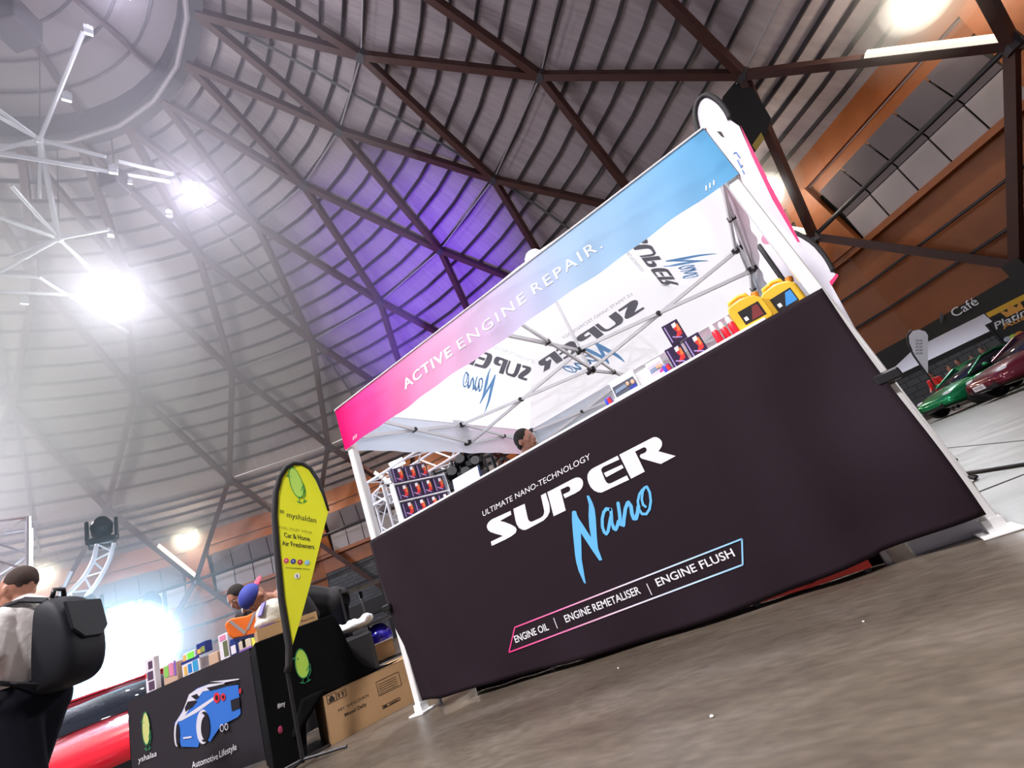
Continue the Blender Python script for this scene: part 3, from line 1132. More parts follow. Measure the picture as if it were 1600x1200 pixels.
def holder(x, y, wd, h, label, variant):
    t = thing('leaflet_holder', label, 'leaflet holder', (x, y, CT), 'leaflet holders')
    MB().box((0, .02, h / 2), (wd, .004, h), Matrix.Rotation(-.12, 3, 'X')).build('back_panel', mat('white leaflet back', (.88, .88, .9), .5), t, local=True)
    p = MB().box((0, .0, .05), (wd * .86, .006, .085), Matrix.Rotation(-.12, 3, 'X')).build('leaflet', mat('dark car photo print', (.05, .06, .09), .4) if variant else mat('pale leaflet print', (.55, .50, .62), .4), t, local=True)
    for i, (dx, dz, r, c) in enumerate([(.02, .068, .010, (.75, .45, .30)), (.045, .064, .011, (.78, .50, .36))]):
        MB().ell((dx * wd / .13, -.006, dz), (r, .003, r * 1.2)).build('printed_face', mat('skin tone print', c, .5), p, local=True)
    MB().prism([(-wd * .4, -.005, .05), (wd * .1, -.005, .055), (wd * .05, -.005, .075), (-wd * .35, -.005, .07)], (0, .002, 0)).build('printed_windscreen', mat('steel blue print', (.25, .32, .45), .4), p, local=True)
    MB().prism([(wd * .1, -.006, .01), (wd * .42, -.006, .012), (wd * .42, -.006, .05), (wd * .15, -.006, .045)], (0, .002, 0)).build('printed_shirt', mat('blue shirt print', (.03, .05, .35), .4) if variant else mat('magenta print', (.55, .05, .30), .4), p, local=True)
    MB().box((0, -.012, .012), (wd, .04, .02)).build('base_lip', ACR, t, local=True)


holder(2.01, .13, .15, .135, 'leaflet holder with a dark car picture and two printed faces, above the blue lettering', True)
holder(2.20, .13, .085, .12, 'smaller leaflet holder with pale pink leaflets, left of the stacked cartons', False)
bx = MB().box((2.115, .20, CT + .055), (.10, .05, .11), bev=.002).build('white_gift_box', mat('matt white card', (.86, .85, .86), .6))
tag(bx, 'plain matt white box between the two leaflet holders', 'box')
tg_ = 'small blue and red tins on the counter'
for (x, y, l) in ((1.905, .10, 'small blue and red tin left of the car picture leaflet holder'), (2.255, .10, 'small blue and red tin in front of the pale leaflets')):
    t = thing('additive_tin', l, 'tin', (x, y, CT), tg_)
    MB().lathe([(.020, 0), (.021, .004), (.021, .04), (.018, .046), (.001, .046)], (0, 0, 0)).build('tin_body', mat('blue tin', (.03, .06, .55), .3), t, local=True, smooth=True)
    MB().box((.008, -.015, .024), (.022, .014, .034), bev=.004).build('red_label', RED, t, local=True)

# laptop-like white tablet display
t = thing('tablet_display', 'bright white tilted tablet screen on the counter between cartons and black stage lights', 'tablet', (.83, .14, CT + .028))
R_ = Matrix.Rotation(-.2, 3, 'X')
MB().box((0, 0, .025), (.24, .01, .092), R_, bev=.003).build('bezel', mat('dark blue bezel', (.02, .03, .08), .3), t, local=True)
sc = MB().box((0, -.0075, .026), (.215, .002, .078), R_).build('screen', mat('lit white screen', (.9, .93, 1), .3, emit=1.3), t, local=True)
g = MB()
write(g, 'NANO', (.02, -.0165, .03), (.085, -.0165, .03), (0, -.2, .98), .012)
g.build('screen_text', mat('pale screen text', (.35, .5, .7), .5), sc, local=True)
MB().box((0, .04, -.012), (.16, .08, .03)).build('stand', BLACK_PL, t, local=True)

# red trolley jack lying right behind the hem, black sheet added behind it for the shade
sk = MB()
N = 60
vs = [(.42 + 2.2 * c / N, .11 + .012 * math.sin(c * .9), z) for z in (.003, 1.06) for c in range(N + 1)]
sk.add(vs, [(c, c + 1, c + N + 2, c + N + 1) for c in range(N)])
o = sk.build('gap_shade_sheet', BLACK_CLOTH, smooth='all')
o.modifiers.new('t', 'SOLIDIFY').thickness = .003
tag(o, 'black sheet added for the shade in the gap under the banner hem', 'shade sheet')
t = thing('trolley_jack', 'red low trolley jack behind the banner hem on the right', 'jack', (2.2, .065, 0))
RM = mat('red enamel', (.85, .03, .012), .3)
MB().bar((2.08, .065, .022), (2.22, .065, .022), .03, .02).build('rear_frame', RM, t)
MB().bar((2.22, .06, .018), (2.40, .06, .018), .02, .012).build('lift_arm', RM, t)
MB().bar((2.40, .06, .03), (2.56, .06, .03), .035, .028).prism([(2.30, .045, .012), (2.41, .045, .045), (2.41, .045, .012)], (0, .03, 0)).build('front_frame', RM, t)
for x in (2.10, 2.54):
    MB().tube([(x, .045, .014), (x, .085, .014)], .014, 12).build('castor', BLACK_PL, t)
p = onZ(1490, 852, 0)
t = thing('storage_tub', 'clear plastic tub on the floor behind the lower right banner corner', 'tub', (p.x, p.y + .12, 0))
MB().prism([(-.12, -.08, 0), (.12, -.08, 0), (.12, .08, 0), (-.12, .08, 0)], (0, 0, .13)).build('tub_body', mat('cloudy clear plastic', (.55, .55, .62), .15), t, local=True)
MB().box((0, 0, .137), (.26, .18, .014), bev=.004).build('lid', mat('grey lid', (.3, .3, .34), .4), t, local=True)

# ================================================================== PEOPLE
SKIN = mat('skin', (.50, .235, .155), .5, var=.06, vscale=12)
HAIR = mat('dark short hair', (.018, .010, .008), .75, bump=.6, vscale=180)
EYEW = mat('eye white', (.42, .38, .36), .5)
EYED = mat('dark iris', (.02, .012, .01), .2)


def remesh(o, vox, sub=0, sm=3):
    r = o.modifiers.new('union', 'REMESH')
    r.mode = 'VOXEL'
    r.voxel_size = vox
    r.use_smooth_shade = True
    s_ = o.modifiers.new('smooth', 'SMOOTH')
    s_.iterations = sm
    s_.factor = .5
    return o


def head(m, c, Rm, k=1.0):
    """skull, jaw, nose, ears, brow, lips; Rm turns +Y (face) and +Z (crown)"""
    P = lambda x, y, z: Vector(c) + Rm @ Vector((x, y, z)) * k
    m.ell(P(0, -.01, .03), (.077 * k, .095 * k, .098 * k), Rm)
    m.ell(P(0, .025, -.045), (.056 * k, .062 * k, .068 * k), Rm)
    m.ell(P(0, .062, -.088), (.024 * k, .022 * k, .020 * k), Rm)
    m.limb(P(0, .082, .015), P(0, .103, -.022), .010 * k, .015 * k)
    m.limb(P(-.03, .073, .034), P(.03, .073, .034), .013 * k, .013 * k)
    m.limb(P(-.018, .083, -.052), P(.018, .083, -.052), .009 * k, .009 * k)
    for s in (-1, 1):
        m.ell(P(s * .08, -.012, -.005), (.010 * k, .020 * k, .032 * k), Rm)
        m.ell(P(s * .04, .060, -.012), (.022 * k, .018 * k, .02 * k), Rm)
    return P


def face_parts(P, k, par, Rm):
    for s in (-1, 1):
        e = MB().ell(P(s * .031, .078, .012), (.0125 * k, .009 * k, .0085 * k), Rm).build('eye', EYEW, par, smooth='all')
        MB().ell(P(s * .031, .0855, .012), (.005 * k, .003 * k, .005 * k), Rm).build('iris', EYED, e, smooth='all')
    MB().limb(P(-.02, .089, -.052), P(.02, .089, -.052), .0045 * k, .0045 * k).build('mouth', mat('lips', (.42, .13, .11), .45), par, smooth='all')


def hand(m, wrist, d, side, palm_n, curl=.5, k=1.0):
    """palm, four bent fingers, thumb from the palm's side"""
    d = Vector(d).normalized()
    n = Vector(palm_n)
    n = (n - d * n.dot(d)).normalized()
    sx = d.cross(n) * side
    w0 = Vector(wrist)
    m.limb(w0 - d * .02, w0 + d * .05 * k, .025 * k, .026 * k)
    m.limb(w0 + d * .035 * k + sx * .022, w0 + d * .075 * k + sx * .026, .017 * k, .013 * k)
    m.limb(w0 + d * .035 * k - sx * .022, w0 + d * .070 * k - sx * .026, .017 * k, .013 * k)
    for i, (o, L) in enumerate(((-.030, .062), (-.010, .072), (.011, .068), (.031, .054))):
        p = w0 + d * .078 * k + sx * o * k
        a = curl * (1 + .12 * i)
        d1 = (d * math.cos(a * .5) + n * math.sin(a * .5))
        q = p + d1 * L * .45 * k
        d2 = (d * math.cos(a * 1.4) + n * math.sin(a * 1.4))
        r = q + d2 * L * .35 * k
        d3 = (d * math.cos(a * 2.1) + n * math.sin(a * 2.1))
        m.limb(p, q, .0095 * k, .0088 * k, 8)
        m.limb(q, r, .0088 * k, .008 * k, 8)
        m.limb(r, r + d3 * L * .25 * k, .008 * k, .007 * k, 8)
    t0 = w0 + d * .028 * k - sx * .026 * k
    t1 = t0 + (d * .6 - sx * .7 + n * .25).normalized() * .036 * k
    m.limb(t0, t1, .012 * k, .0105 * k, 8)
    m.limb(t1, t1 + (d * .85 - sx * .25 + n * .4).normalized() * .03 * k, .0105 * k, .008 * k, 8)


# ---- man with backpack, walking away on the left
fa = math.radians(211)                     # facing
fw = Vector((math.cos(fa), math.sin(fa), 0))
lf = Vector((-fw.y, fw.x, 0))              # his left
hp = atD(33, 940, 4.40)
base = Vector((hp.x, hp.y, 0)) - fw * .03
man = thing('person', 'man with short dark hair, pale grey polo shirt and dark trousers, wearing a backpack', 'person', base)
HF = Matrix((( -lf.x, fw.x, 0), (-lf.y, fw.y, 0), (0, 0, 1)))   # columns: right, front, up
G = lambda r, f, z: base + HF @ Vector((r, f, z))
sk = MB()
Hd = G(0, .055, 1.585)
Rh = HF @ Matrix.Rotation(-.12, 3, 'Z')
Pm = head(sk, Hd, Rh, 1.06)
sk.limb(G(0, .0, 1.42), G(0, .03, 1.53), .062, .058)
sk.limb(G(-.15, 0, 1.38), G(.15, 0, 1.38), .07, .07)
sk.limb(G(0, -.01, 1.35), G(0, 0, .98), .13, .12)
sk.limb(G(-.09, 0, .92), G(.09, 0, .92), .11, .11)
for s in (-1, 1):
    el_ = G(.22, .08, 1.12) if s > 0 else G(-.27, -.04, 1.09)
    wr_ = G(.13, .29, 1.16) if s > 0 else G(-.285, .03, .86)
    sk.limb(G(s * .20, -.01, 1.37), el_, .052, .044)
    sk.limb(el_, wr_, .043, .028)
    hand(sk, wr_, (wr_ - el_), -s, HF @ Vector((-s, .15, 0)), .55)
    f = .12 * s
    sk.limb(G(s * .09, 0, .88), G(s * .10, .04 + f, .49), .08, .055)
    sk.limb(G(s * .10, .04 + f, .49), G(s * .10, -.02 + f, .08), .052, .035)
    sk.limb(G(s * .10, -.04 + f, .045), G(s * .10, .14 + f, .035), .035, .03)
body = remesh(sk.build('body', SKIN, man), .0085)
face_parts(Pm, 1.06, man, Rh)
hr = MB()
hr.ell(Pm(0, -.026, .044), (.081, .093, .096), Rh, 20, 12, zmin=-.25)
hr.ell(Pm(0, -.055, .018), (.066, .047, .052), Rh, 16, 10)
remesh(hr.build('hair', mat('short brown-black hair', (.045, .022, .015), .8, bump=.6, vscale=180), man), .007)
bd = MB()
bd.ell(Pm(0, .045, -.075), (.052, .050, .035), Rh)
remesh(bd.build('beard', HAIR, man), .008)
SHIRT = mat('pale grey polo cotton', (.84, .80, .78), .85, var=.08, vscale=25, bump=.25)
sh = MB()
sh.limb(G(-.155, 0, 1.385), G(.155, 0, 1.385), .083, .083)
sh.limb(G(0, -.01, 1.36), G(0, 0, 1.1), .158, .155)
sh.limb(G(-.06, -.0, 1.30), G(-.06, .01, .93), .125, .128)
sh.limb(G(.06, -.0, 1.30), G(.06, .01, .93), .125, .128)
for s in (-1, 1):
    sh.limb(G(s * .18, 0, 1.385), G(.215, .05, 1.2) if s > 0 else G(-.245, -.025, 1.19), .075, .068)
sh.limb(G(0, .0, 1.43), G(0, .012, 1.475), .085, .074)
remesh(sh.build('polo_shirt', SHIRT, man), .012)
TR = mat('dark navy trouser cotton', (.004, .0045, .010), .9, var=.2, vscale=20, spec=.2)
tr = MB()
tr.limb(G(-.08, -.02, .90), G(.08, -.02, .90), .145, .145)
for s in (-1, 1):
    f = .12 * s
    tr.limb(G(s * .09, 0, .88), G(s * .105, .02 + f, .49), .14, .105)
    tr.limb(G(s * .105, .02 + f, .49), G(s * .105, -.02 + f, .10), .103, .085)
remesh(tr.build('trousers', TR, man), .014)
for s in (-1, 1):
    f = .12 * s
    MB().limb(G(s * .10, -.05 + f, .05), G(s * .10, .15 + f, .04), .048, .040).build('shoe', BLACK_PL, man, smooth='all')
MB().tube([G(0, .02, 1.475) + HF @ Vector((.078 * math.cos(a), .075 * math.sin(a), -.01 * math.sin(a))) for a in [i * PI / 8 for i in range(16)]], .014, 8, closed=True).build('collar', SHIRT, man, smooth='all')

bp = thing('backpack', 'big black backpack worn by the man in the pale polo shirt', 'backpack', G(0, -.28, 1.1))
BPM = mat('black nylon', (.008, .009, .014), .6, var=.3, vscale=10, spec=.3)
rows = [(.90, .10, -.14, -.30), (.94, .145, -.13, -.385), (1.08, .155, -.13, -.41), (1.24, .15, -.13, -.39), (1.34, .14, -.13, -.35), (1.41, .115, -.13, -.30), (1.435, .07, -.14, -.24)]
m = MB()
vs = []
NR = 16
for z, hw_, f0, f1 in rows:
    for i in range(NR):
        a = 2 * PI * i / NR
        cx_, sx_ = math.cos(a), math.sin(a)
        sq = lambda t: math.copysign(abs(t) ** .55, t)
        vs.append(G(sq(cx_) * hw_, (f0 + f1) / 2 + sq(sx_) * (f0 - f1) / 2 + .008 * math.sin(i * 2.3 + z * 17), z + .006 * math.sin(i * 1.7)))
fs = [(r * NR + i, r * NR + (i + 1) % NR, (r + 1) * NR + (i + 1) % NR, (r + 1) * NR + i) for r in range(len(rows) - 1) for i in range(NR)]
fs += [tuple(range(NR - 1, -1, -1)), tuple(range((len(rows) - 1) * NR, len(rows) * NR))]
m.add(vs, fs)
o = m.build('pack_body', BPM, bp, smooth='all')
o.modifiers.new('s', 'SUBSURF').levels = 2
o.modifiers['s'].render_levels = 2
m = MB()
m.prism([G(-.13, -.36, 1.37), G(.13, -.36, 1.37), G(.125, -.40, 1.19), G(.06, -.415, 1.13), G(-.06, -.415, 1.13), G(-.125, -.40, 1.19)], HF @ Vector((0, .02, 0)))
o = m.build('top_flap', BPM, bp)
o.modifiers.new('b', 'BEVEL').width = .008
MB().tube([G(-.04, -.20, 1.44), G(-.03, -.205, 1.49), G(.03, -.205, 1.49), G(.04, -.20, 1.44)], .014, 8).build('grab_handle', BLACK_PL, bp, smooth='all')
for s in (-1, 1):
    ptz = [G(s * .07, -.19, 1.43), G(s * .11, -.09, 1.475), G(s * .13, .0, 1.475), G(s * .135, .08, 1.42), G(s * .14, .125, 1.30), G(s * .165, .10, 1.15), G(s * .19, .0, 1.06), G(s * .17, -.12, 1.0), G(s * .13, -.2, .96)]
    m = MB()
    for i in range(len(ptz) - 1):
        wd = .055 if i < 4 else .026
        m.bar(ptz[i], ptz[i + 1] + (ptz[i + 1] - ptz[i]).normalized() * .008, wd, .012, (ptz[i] + ptz[i + 1]) / 2 - G(0, 0, 1.25))
    m.build('shoulder_strap', BPM, bp)


# ---- generic smaller figures
def figure(label, base, face, z_head, top_col, hair=True, lean=0.0, k=1.0, seated=False, skin=SKIN, arms=None, name='person', group=None):
    fw = Vector((math.cos(face), math.sin(face), 0))
    rt = Vector((fw.y, -fw.x, 0))
    M3 = Matrix(((rt.x, fw.x, 0), (rt.y, fw.y, 0), (0, 0, 1)))
    t = thing(name, label, 'person', base, group)
    b = Vector(base)
    hip = b + Vector((0, 0, (.48 if seated else .92) * k))
    nd = Vector((0, 0, math.cos(lean))) + fw * math.sin(lean)
    neck = hip + nd * .52 * k
    hd = neck + nd * .13 * k + fw * .04 * k
    RL = M3 @ Matrix.Rotation(-lean * .9, 3, 'X')
    s1 = MB()
    P = head(s1, hd, RL, k)
    s1.limb(neck - nd * .05, neck + nd * .08 * k, .055 * k, .05 * k)
    s1.limb(hip, neck - nd * .05, .11 * k, .10 * k)
    tp = MB()
    tp.limb(neck - nd * .10 * k - rt * .13 * k, neck - nd * .10 * k + rt * .13 * k, .09 * k, .09 * k)
    tp.limb(neck - nd * .13 * k, hip + nd * .05, .15 * k, .135 * k)
    tp.limb(hip - rt * .05, hip + rt * .05, .14 * k, .14 * k)
    for s in (-1, 1):
        sh_ = neck - nd * .08 * k + rt * s * .19 * k
        el = sh_ + Vector((0, 0, -.27 * k)) + fw * .06 + rt * s * .04
        wr = el + fw * .20 * k + Vector((0, 0, -.08)) * k
        if arms:
            el, wr = arms(s, sh_, fw, rt)
        s1.limb(sh_, el, .05 * k, .042 * k); s1.limb(el, wr, .04 * k, .027 * k)
        hand(s1, wr, (wr - el), -s, (0, 0, -1), .5, k)
        tp.limb(sh_, el, .068 * k, .056 * k); tp.limb(el, wr, .054 * k, .04 * k)
    lg = MB()
    for s in (-1, 1):
        hj = hip + rt * s * .09 * k
        kn = hj + (fw * .42 * k + Vector((0, 0, 0)) if seated else Vector((0, 0, -.43 * k)) + fw * .03)
        ft = Vector((kn.x, kn.y, .06))
        lg.limb(hj, kn, .095 * k, .07 * k); lg.limb(kn, ft, .068 * k, .05 * k)
        lg.limb(ft - Vector((0, 0, .01)), ft + fw * .14, .045 * k, .035 * k)
    remesh(s1.build('body', skin, t), .011 * k)
    remesh(tp.build('jacket', top_col, t), .016 * k)
    remesh(lg.build('trousers', TR, t), .02 * k)
    face_parts(P, k, t, RL)
    if hair:
        h = MB().ell(P(0, -.024, .040), (.085 * k, .098 * k, .100 * k), RL, 20, 12, zmin=-.3)
        h.ell(P(0, -.05, -.01), (.07 * k, .06 * k, .06 * k), RL)
        remesh(h.build('hair', HAIR, t), .010 * k)
    return t, P, RL


BJ = mat('black jacket cloth', (.012, .011, .013), .8)
p = atD(817, 690, 4.2)
figure('man with short black hair standing inside the marquee, only his head above the banner', (p.x, p.y, 0), math.radians(-10), 1.6, mat('black t-shirt', (.015, .015, .018), .8), k=.975)

# worker bending over the stall table
hw = atD(400, 936, 4.75)
hipdir = atD(500, 960, 5.0)
fdir = math.atan2(hw.y - hipdir.y, hw.x - hipdir.x)
fwv = Vector((math.cos(fdir), math.sin(fdir), 0))
lean = math.acos(max(-1, min(1, (hw.z - .92) / .65)))
off_ = .65 * math.sin(lean) + .04
b = Vector((hw.x, hw.y, 0)) - fwv * off_
wk, WPp, WR = figure('worker in a black jacket and blue backwards cap bending low over the stall table', b, fdir, 1.2, BJ, hair=False, lean=lean, k=1.0,
                     arms=lambda s, sh_, fw, rt: (sh_ + Vector((0, 0, -.22)) - fw * .08 + rt * s * .04, sh_ + Vector((0, 0, -.30)) + fw * .10 - rt * s * .03))
CAPB = mat('royal blue cap cloth', (.035, .055, .36), .7)
cpm = MB().ell(WPp(0, -.012, .055), (.086, .102, .085), WR, 20, 12, zmin=-.35)
cpo = remesh(cpm.build('cap', CAPB, wk), .009)
MB().ell(WPp(0, -.13, .03), (.062, .055, .010), WR, 16, 6).build('cap_peak', mat('pink-red cap peak', (.75, .06, .12), .6), cpo, smooth='all')
# second man beside him
p2 = atD(371, 934, 5.9)
l2 = math.acos((p2.z - .92 * .95) / (.65 * .95))
f2_ = Vector((math.cos(fdir + .25), math.sin(fdir + .25), 0))
p2 = p2 + (p2 - CAM) * .0
b2 = Vector((p2.x, p2.y, 0)) - f2_ * (.65 * .95 * math.sin(l2) + .038)
figure('person with dark hair behind the bending worker, face turned down', b2, fdir + .25, 1.2, BJ, lean=l2, k=.95,
       arms=lambda s, sh_, fw, rt: (sh_ + Vector((0, 0, -.24)) - fw * .05 + rt * s * .04, sh_ + Vector((0, 0, -.40)) + fw * .02))

# ================================================================== NEIGHBOUR STALL
# display table with black cloth and printed car; corner measured on the floor
TA, TB = Vector((-1.72, .08, 0)), Vector((-2.93, -.30, 0))
td = (TB - TA).normalized()
tn = Vector((-td.y, td.x, 0))
if tn.dot(CAM - TA) < 0:
    tn = -tn
H1 = .80
st1 = thing('display_table', 'table under a black cloth printed with a blue sports car, left of the cardboard box', 'table', TA)
m = MB()
N, NZ = 50, 10
L1 = (TB - TA).length


def sheet(mb, A_, d_, n_, L, H, amp, fold, N=50, NZ=10, z0=.01):
    vs = []
    for r in range(NZ + 1):
        for c in range(N + 1):
            u, z = c / N * L, z0 + (H - z0) * r / NZ
            vs.append(A_ + d_ * u + n_ * (amp * math.sin(u * fold + z) * (1 - r / NZ) ** .7 + .01) + Vector((0, 0, z)))
    mb.add(vs, [(r * (N + 1) + c, r * (N + 1) + c + 1, (r + 1) * (N + 1) + c + 1, (r + 1) * (N + 1) + c) for r in range(NZ) for c in range(N)])


sheet(m, TA, td, tn, L1, H1, .006, 14)
sheet(m, TA - tn * .7, tn, -td, .7, H1, .025, 22)
sheet(m, TB, -tn, td, .7, H1, .025, 22)
m.prism([TA + Vector((0, 0, H1)) + tn * .01, TB + Vector((0, 0, H1)) + tn * .01, TB - tn * .7 + Vector((0, 0, H1)), TA - tn * .7 + Vector((0, 0, H1))], (0, 0, -.012))
tcl = m.build('tablecloth', mat('black satin cloth', (.020, .016, .022), .55, var=.3, vscale=3), st1, smooth=True)
MB().prism([TA + Vector((0, 0, H1 - .014)) - tn * .02, TB + Vector((0, 0, H1 - .014)) - tn * .02, TB - tn * .68 + Vector((0, 0, H1 - .014)), TA - tn * .68 + Vector((0, 0, H1 - .014))], (0, 0, -.03)).build('tabletop', mat('white laminate', (.86, .86, .88), .4), st1)
for a_ in (.1, L1 - .1):
    for b_ in (.1, .6):
        q = TA + td * a_ - tn * b_
        MB().tube([q, q + Vector((0, 0, .75))], .014, 8).build('leg', STEEL, st1)


def on1(u, v, e=.020):
    return onP(u, v, TA + tn * e, tn)


def patch(pts, name, m_, par, e=.020):
    return MB().prism([on1(u, v, e) for u, v in pts], -tn * .001).build(name, m_, par)


def z2(pts, x0=120, y0=1040, s=5.333):
    return [(x0 + a / s, y0 + b / s) for a, b in pts]


CBL = mat('blue car print', (.035, .17, .62), .5)
CW = mat('white car print', (.72, .70, .78), .5)
CK = mat('black car print', (.015, .012, .02), .5)
CR = mat('red lamp print', (.75, .03, .05), .4)
# printed car drawing, traced in steps of paint
patch(z2([(815, 480), (850, 430), (905, 330), (930, 250), (1000, 190), (1080, 160), (1235, 140), (1190, 180), (1345, 160), (1365, 400), (1340, 430), (1200, 500), (1110, 635), (1040, 590), (1010, 680), (870, 675)]), 'printed_car_body', CBL, tcl)
patch(z2([(825, 470), (880, 385), (910, 310), (935, 240), (1010, 190), (1100, 155), (1235, 142), (1180, 190), (1050, 215), (960, 330), (900, 420), (1080, 300), (1190, 230), (1180, 260), (1000, 390), (870, 460)]), 'printed_car_roof', CW, tcl, .0215)
patch(z2([(900, 350), (925, 300), (990, 290), (1000, 300), (960, 345), (905, 385)]), 'printed_car_window', CK, tcl, .023)
patch(z2([(950, 255), (1000, 235), (1020, 260), (990, 285), (960, 262)]), 'printed_car_window', CK, tcl, .023)
patch(z2([(1080, 185), (1235, 150), (1240, 165), (1330, 130), (1350, 140), (1200, 185), (1110, 210)]), 'printed_car_wing', CK, tcl, .023)
patch(z2([(1110, 135), (1350, 108), (1352, 116), (1235, 140)]), 'printed_car_wing', CW, tcl, .023)
for (cx, cy, rx, ry, mm, e) in ((1050, 510, 55, 145, CW, .023), (1062, 510, 47, 128, CK, .0245), (1045, 510, 33, 110, CW, .026), (1070, 520, 36, 100, CK, .0275), (832, 570, 22, 105, CW, .023), (840, 575, 16, 95, CK, .0245), (1165, 268, 26, 44, CR, .0245), (1218, 262, 20, 32, CR, .0245), (1165, 268, 12, 22, CK, .026), (1218, 262, 9, 15, CK, .026), (1360, 210, 8, 24, CR, .0245), (1208, 520, 17, 32, CW, .0245), (1245, 510, 15, 30, CW, .0245), (1208, 520, 12, 24, CK, .026), (1245, 510, 10, 22, CK, .026)):
    patch(z2([(cx + rx * math.cos(i * PI / 10), cy + ry * math.sin(i * PI / 10)) for i in range(20)]), 'printed_car_wheel' if ry > 60 else 'printed_car_lamp', mm, tcl, e)
patch(z2([(1280, 290), (1352, 265), (1360, 350), (1292, 380)]), 'printed_number_plate', CK, tcl, .0245)
patch(z2([(885, 598), (955, 588), (957, 602), (888, 612)]), 'printed_badge', CW, tcl, .0245)


def wr1(t, a, b, h, bold=0, par=tcl):
    A_, B_ = on1(*a), on1(*b)
    write(MB(), t, A_, B_, (0, 0, 1), h, bold=bold, shear=.1).build('cloth_lettering', WHITE_INK, par)


wr1('Automotive', (300, 1201), (341, 1186), .045)
wr1('Lifestyle', (343, 1184), (370, 1171), .045)
wr1('yshalaa', (216, 1192), (245, 1181), .04)


def bird(fn, off, sc, par, body, line):
    """plain round bird mark: body, eye, wing strokes, legs; fn maps (0..1, 0..1)"""
    pts = [(.50 + .34 * math.cos(a) * (1 - .1 * math.sin(a)), .56 + .44 * math.sin(a)) for a in [i * PI / 14 for i in range(28)]]
    MB().prism([fn(*q) for q in pts], off).build('mark_body', body, par)
    g = MB()
    for st_ in ([(.83, .42), (.66, .30)], [(.86, .30), (.70, .20)], [(.90, .45), (.88, .25), (.74, .12)], [(.42, .12), (.36, .0)], [(.26, .04), (.46, -.03)], [(.66, .10), (.66, -.02)], [(.56, -.02), (.76, 0)], [(.20, .80), (.10, .78)]):
        g.stroke(st_, .035, fn, off * 1.6, 4)
    g.stroke([pts[i] for i in range(28)] + [pts[0]], .03, fn, off * 1.4, 3)
    g.ell(fn(.34, .74), (.04 * sc, .04 * sc, .045 * sc))
    g.build('mark_outline', line, par)


GB, GL = mat('lime green print', (.42, .62, .10), .5), mat('dark green print', (.03, .25, .10), .5)
A_ = on1(222, 1174)
u_ = (on1(238, 1170) - A_); u_.z = 0
bird(lambda a, b: A_ + u_ * a * 1.1 + Vector((0, 0, .36)) * b * .75, tn * .001, .1, tcl, mat('pale lime print', (.60, .62, .22), .5), GL)

# second table: black cloth with bird mark, over and behind the big carton
PC = Vector((-.70, -.07, 0)); cdv = Vector((.44, .9, 0)).normalized(); cn = Vector((cdv.y, -cdv.x, 0))


def on2(u, v, e=.0):
    return onP(u, v, PC + cn * e, cn)


bk = thing('shipping_carton', 'big brown cardboard shipping box on the floor by the white tent leg', 'carton', PC)
Hc, Lc, Dc = .285, .98, .46
bc = Vector((PC.x, PC.y, 0))
q = [bc, bc + cdv * Lc, bc + cdv * Lc - cn * Dc, bc - cn * Dc]
MB().prism(q, (0, 0, Hc)).build('box_body', CARD, bk)
f2 = lambda a, b, e=.001: bc + cdv * a + Vector((0, 0, b)) + cn * e
MB().prism([f2(0, Hc, .0005), f2(Lc, Hc, .0005), f2(Lc, Hc - .002, .0005), f2(0, Hc - .002, .0005)], cn * .0008).build('flap_edge', INK, bk)


def ab(u, v):
    p = on2(u, v)
    return (p - bc).dot(cdv), p.z


A1_, B1_ = ab(529, 1113), ab(576, 1088)
words('MY SHALDAN', f2(A1_[0], A1_[1]), f2(B1_[0], B1_[1]), (0, 0, 1), .018, 'box_lettering', INK, bk)
A1_, B1_ = ab(539, 1120), ab(573, 1102)
words('Mixed Daily', f2(A1_[0], A1_[1]), f2(B1_[0], B1_[1]), (0, 0, 1), .020, 'box_lettering', INK, bk, bold=.02)


def framed(a, b, w_, h_, bars):
    m = MB()
    for (x, z, ww, hh) in ((a, b, w_, .003), (a, b + h_, w_, .003), (a, b, .003, h_), (a + w_, b, .003, h_)):
        m.prism([f2(x, z), f2(x + ww, z), f2(x + ww, z + hh), f2(x, z + hh)], cn * .0006)
    for (x, z, ww, hh) in bars:
        m.prism([f2(a + x * w_, b + z * h_), f2(a + (x + ww) * w_, b + z * h_), f2(a + (x + ww) * w_, b + (z + hh) * h_), f2(a + x * w_, b + (z + hh) * h_)], cn * .0006)
    m.build('printed_mark', INK, bk)


for (p0_, p1_, bars) in (((512, 1101), (524, 1082), [(.2, .15, .6, .45), (.35, .6, .3, .25)]),
                        ((526, 1094), (539, 1077), [(.22, .2, .14, .6), (.62, .2, .14, .6), (.15, .7, .28, .12), (.55, .7, .28, .12)]),
                        ((592, 1088), (622, 1050), [(.06, .12 + .16 * i, .8, .03) for i in range(5)]),
                        ((598, 1108), (624, 1090), [(.06, .2, .2, .6), (.4, .3, .5, .1), (.4, .55, .5, .1)])):
    a_, b_ = ab(*p0_), ab(*p1_)
    framed(a_[0], a_[1], b_[0] - a_[0], b_[1] - a_[1], bars)
s2 = lambda a, b: bc - cn * a + Vector((0, 0, b)) - cdv * .001
m = MB()
for i in range(9):
    m.prism([s2(.04, .06 + i * .022), s2(.20, .06 + i * .022), s2(.20, .062 + i * .022), s2(.04, .062 + i * .022)], -cdv * .0006)
m.build('printed_table', mat('red-brown box print', (.28, .07, .04), .7), bk)

st2 = thing('display_table', 'table under plain black cloth with lime green bird mark, above the cardboard box', 'table', PC - cdv * .3 - cn * .3)
n2 = -cn
TT = .755
m = MB()
e0 = on2(398, 1008, -.03); e1 = on2(519, 968, -.03)
s0 = (e0 - PC).dot(cdv); s1_ = (e1 - PC).dot(cdv)
g2 = lambda a, b, e=.0: Vector((PC.x, PC.y, 0)) + cdv * a + Vector((0, 0, b)) + cn * e
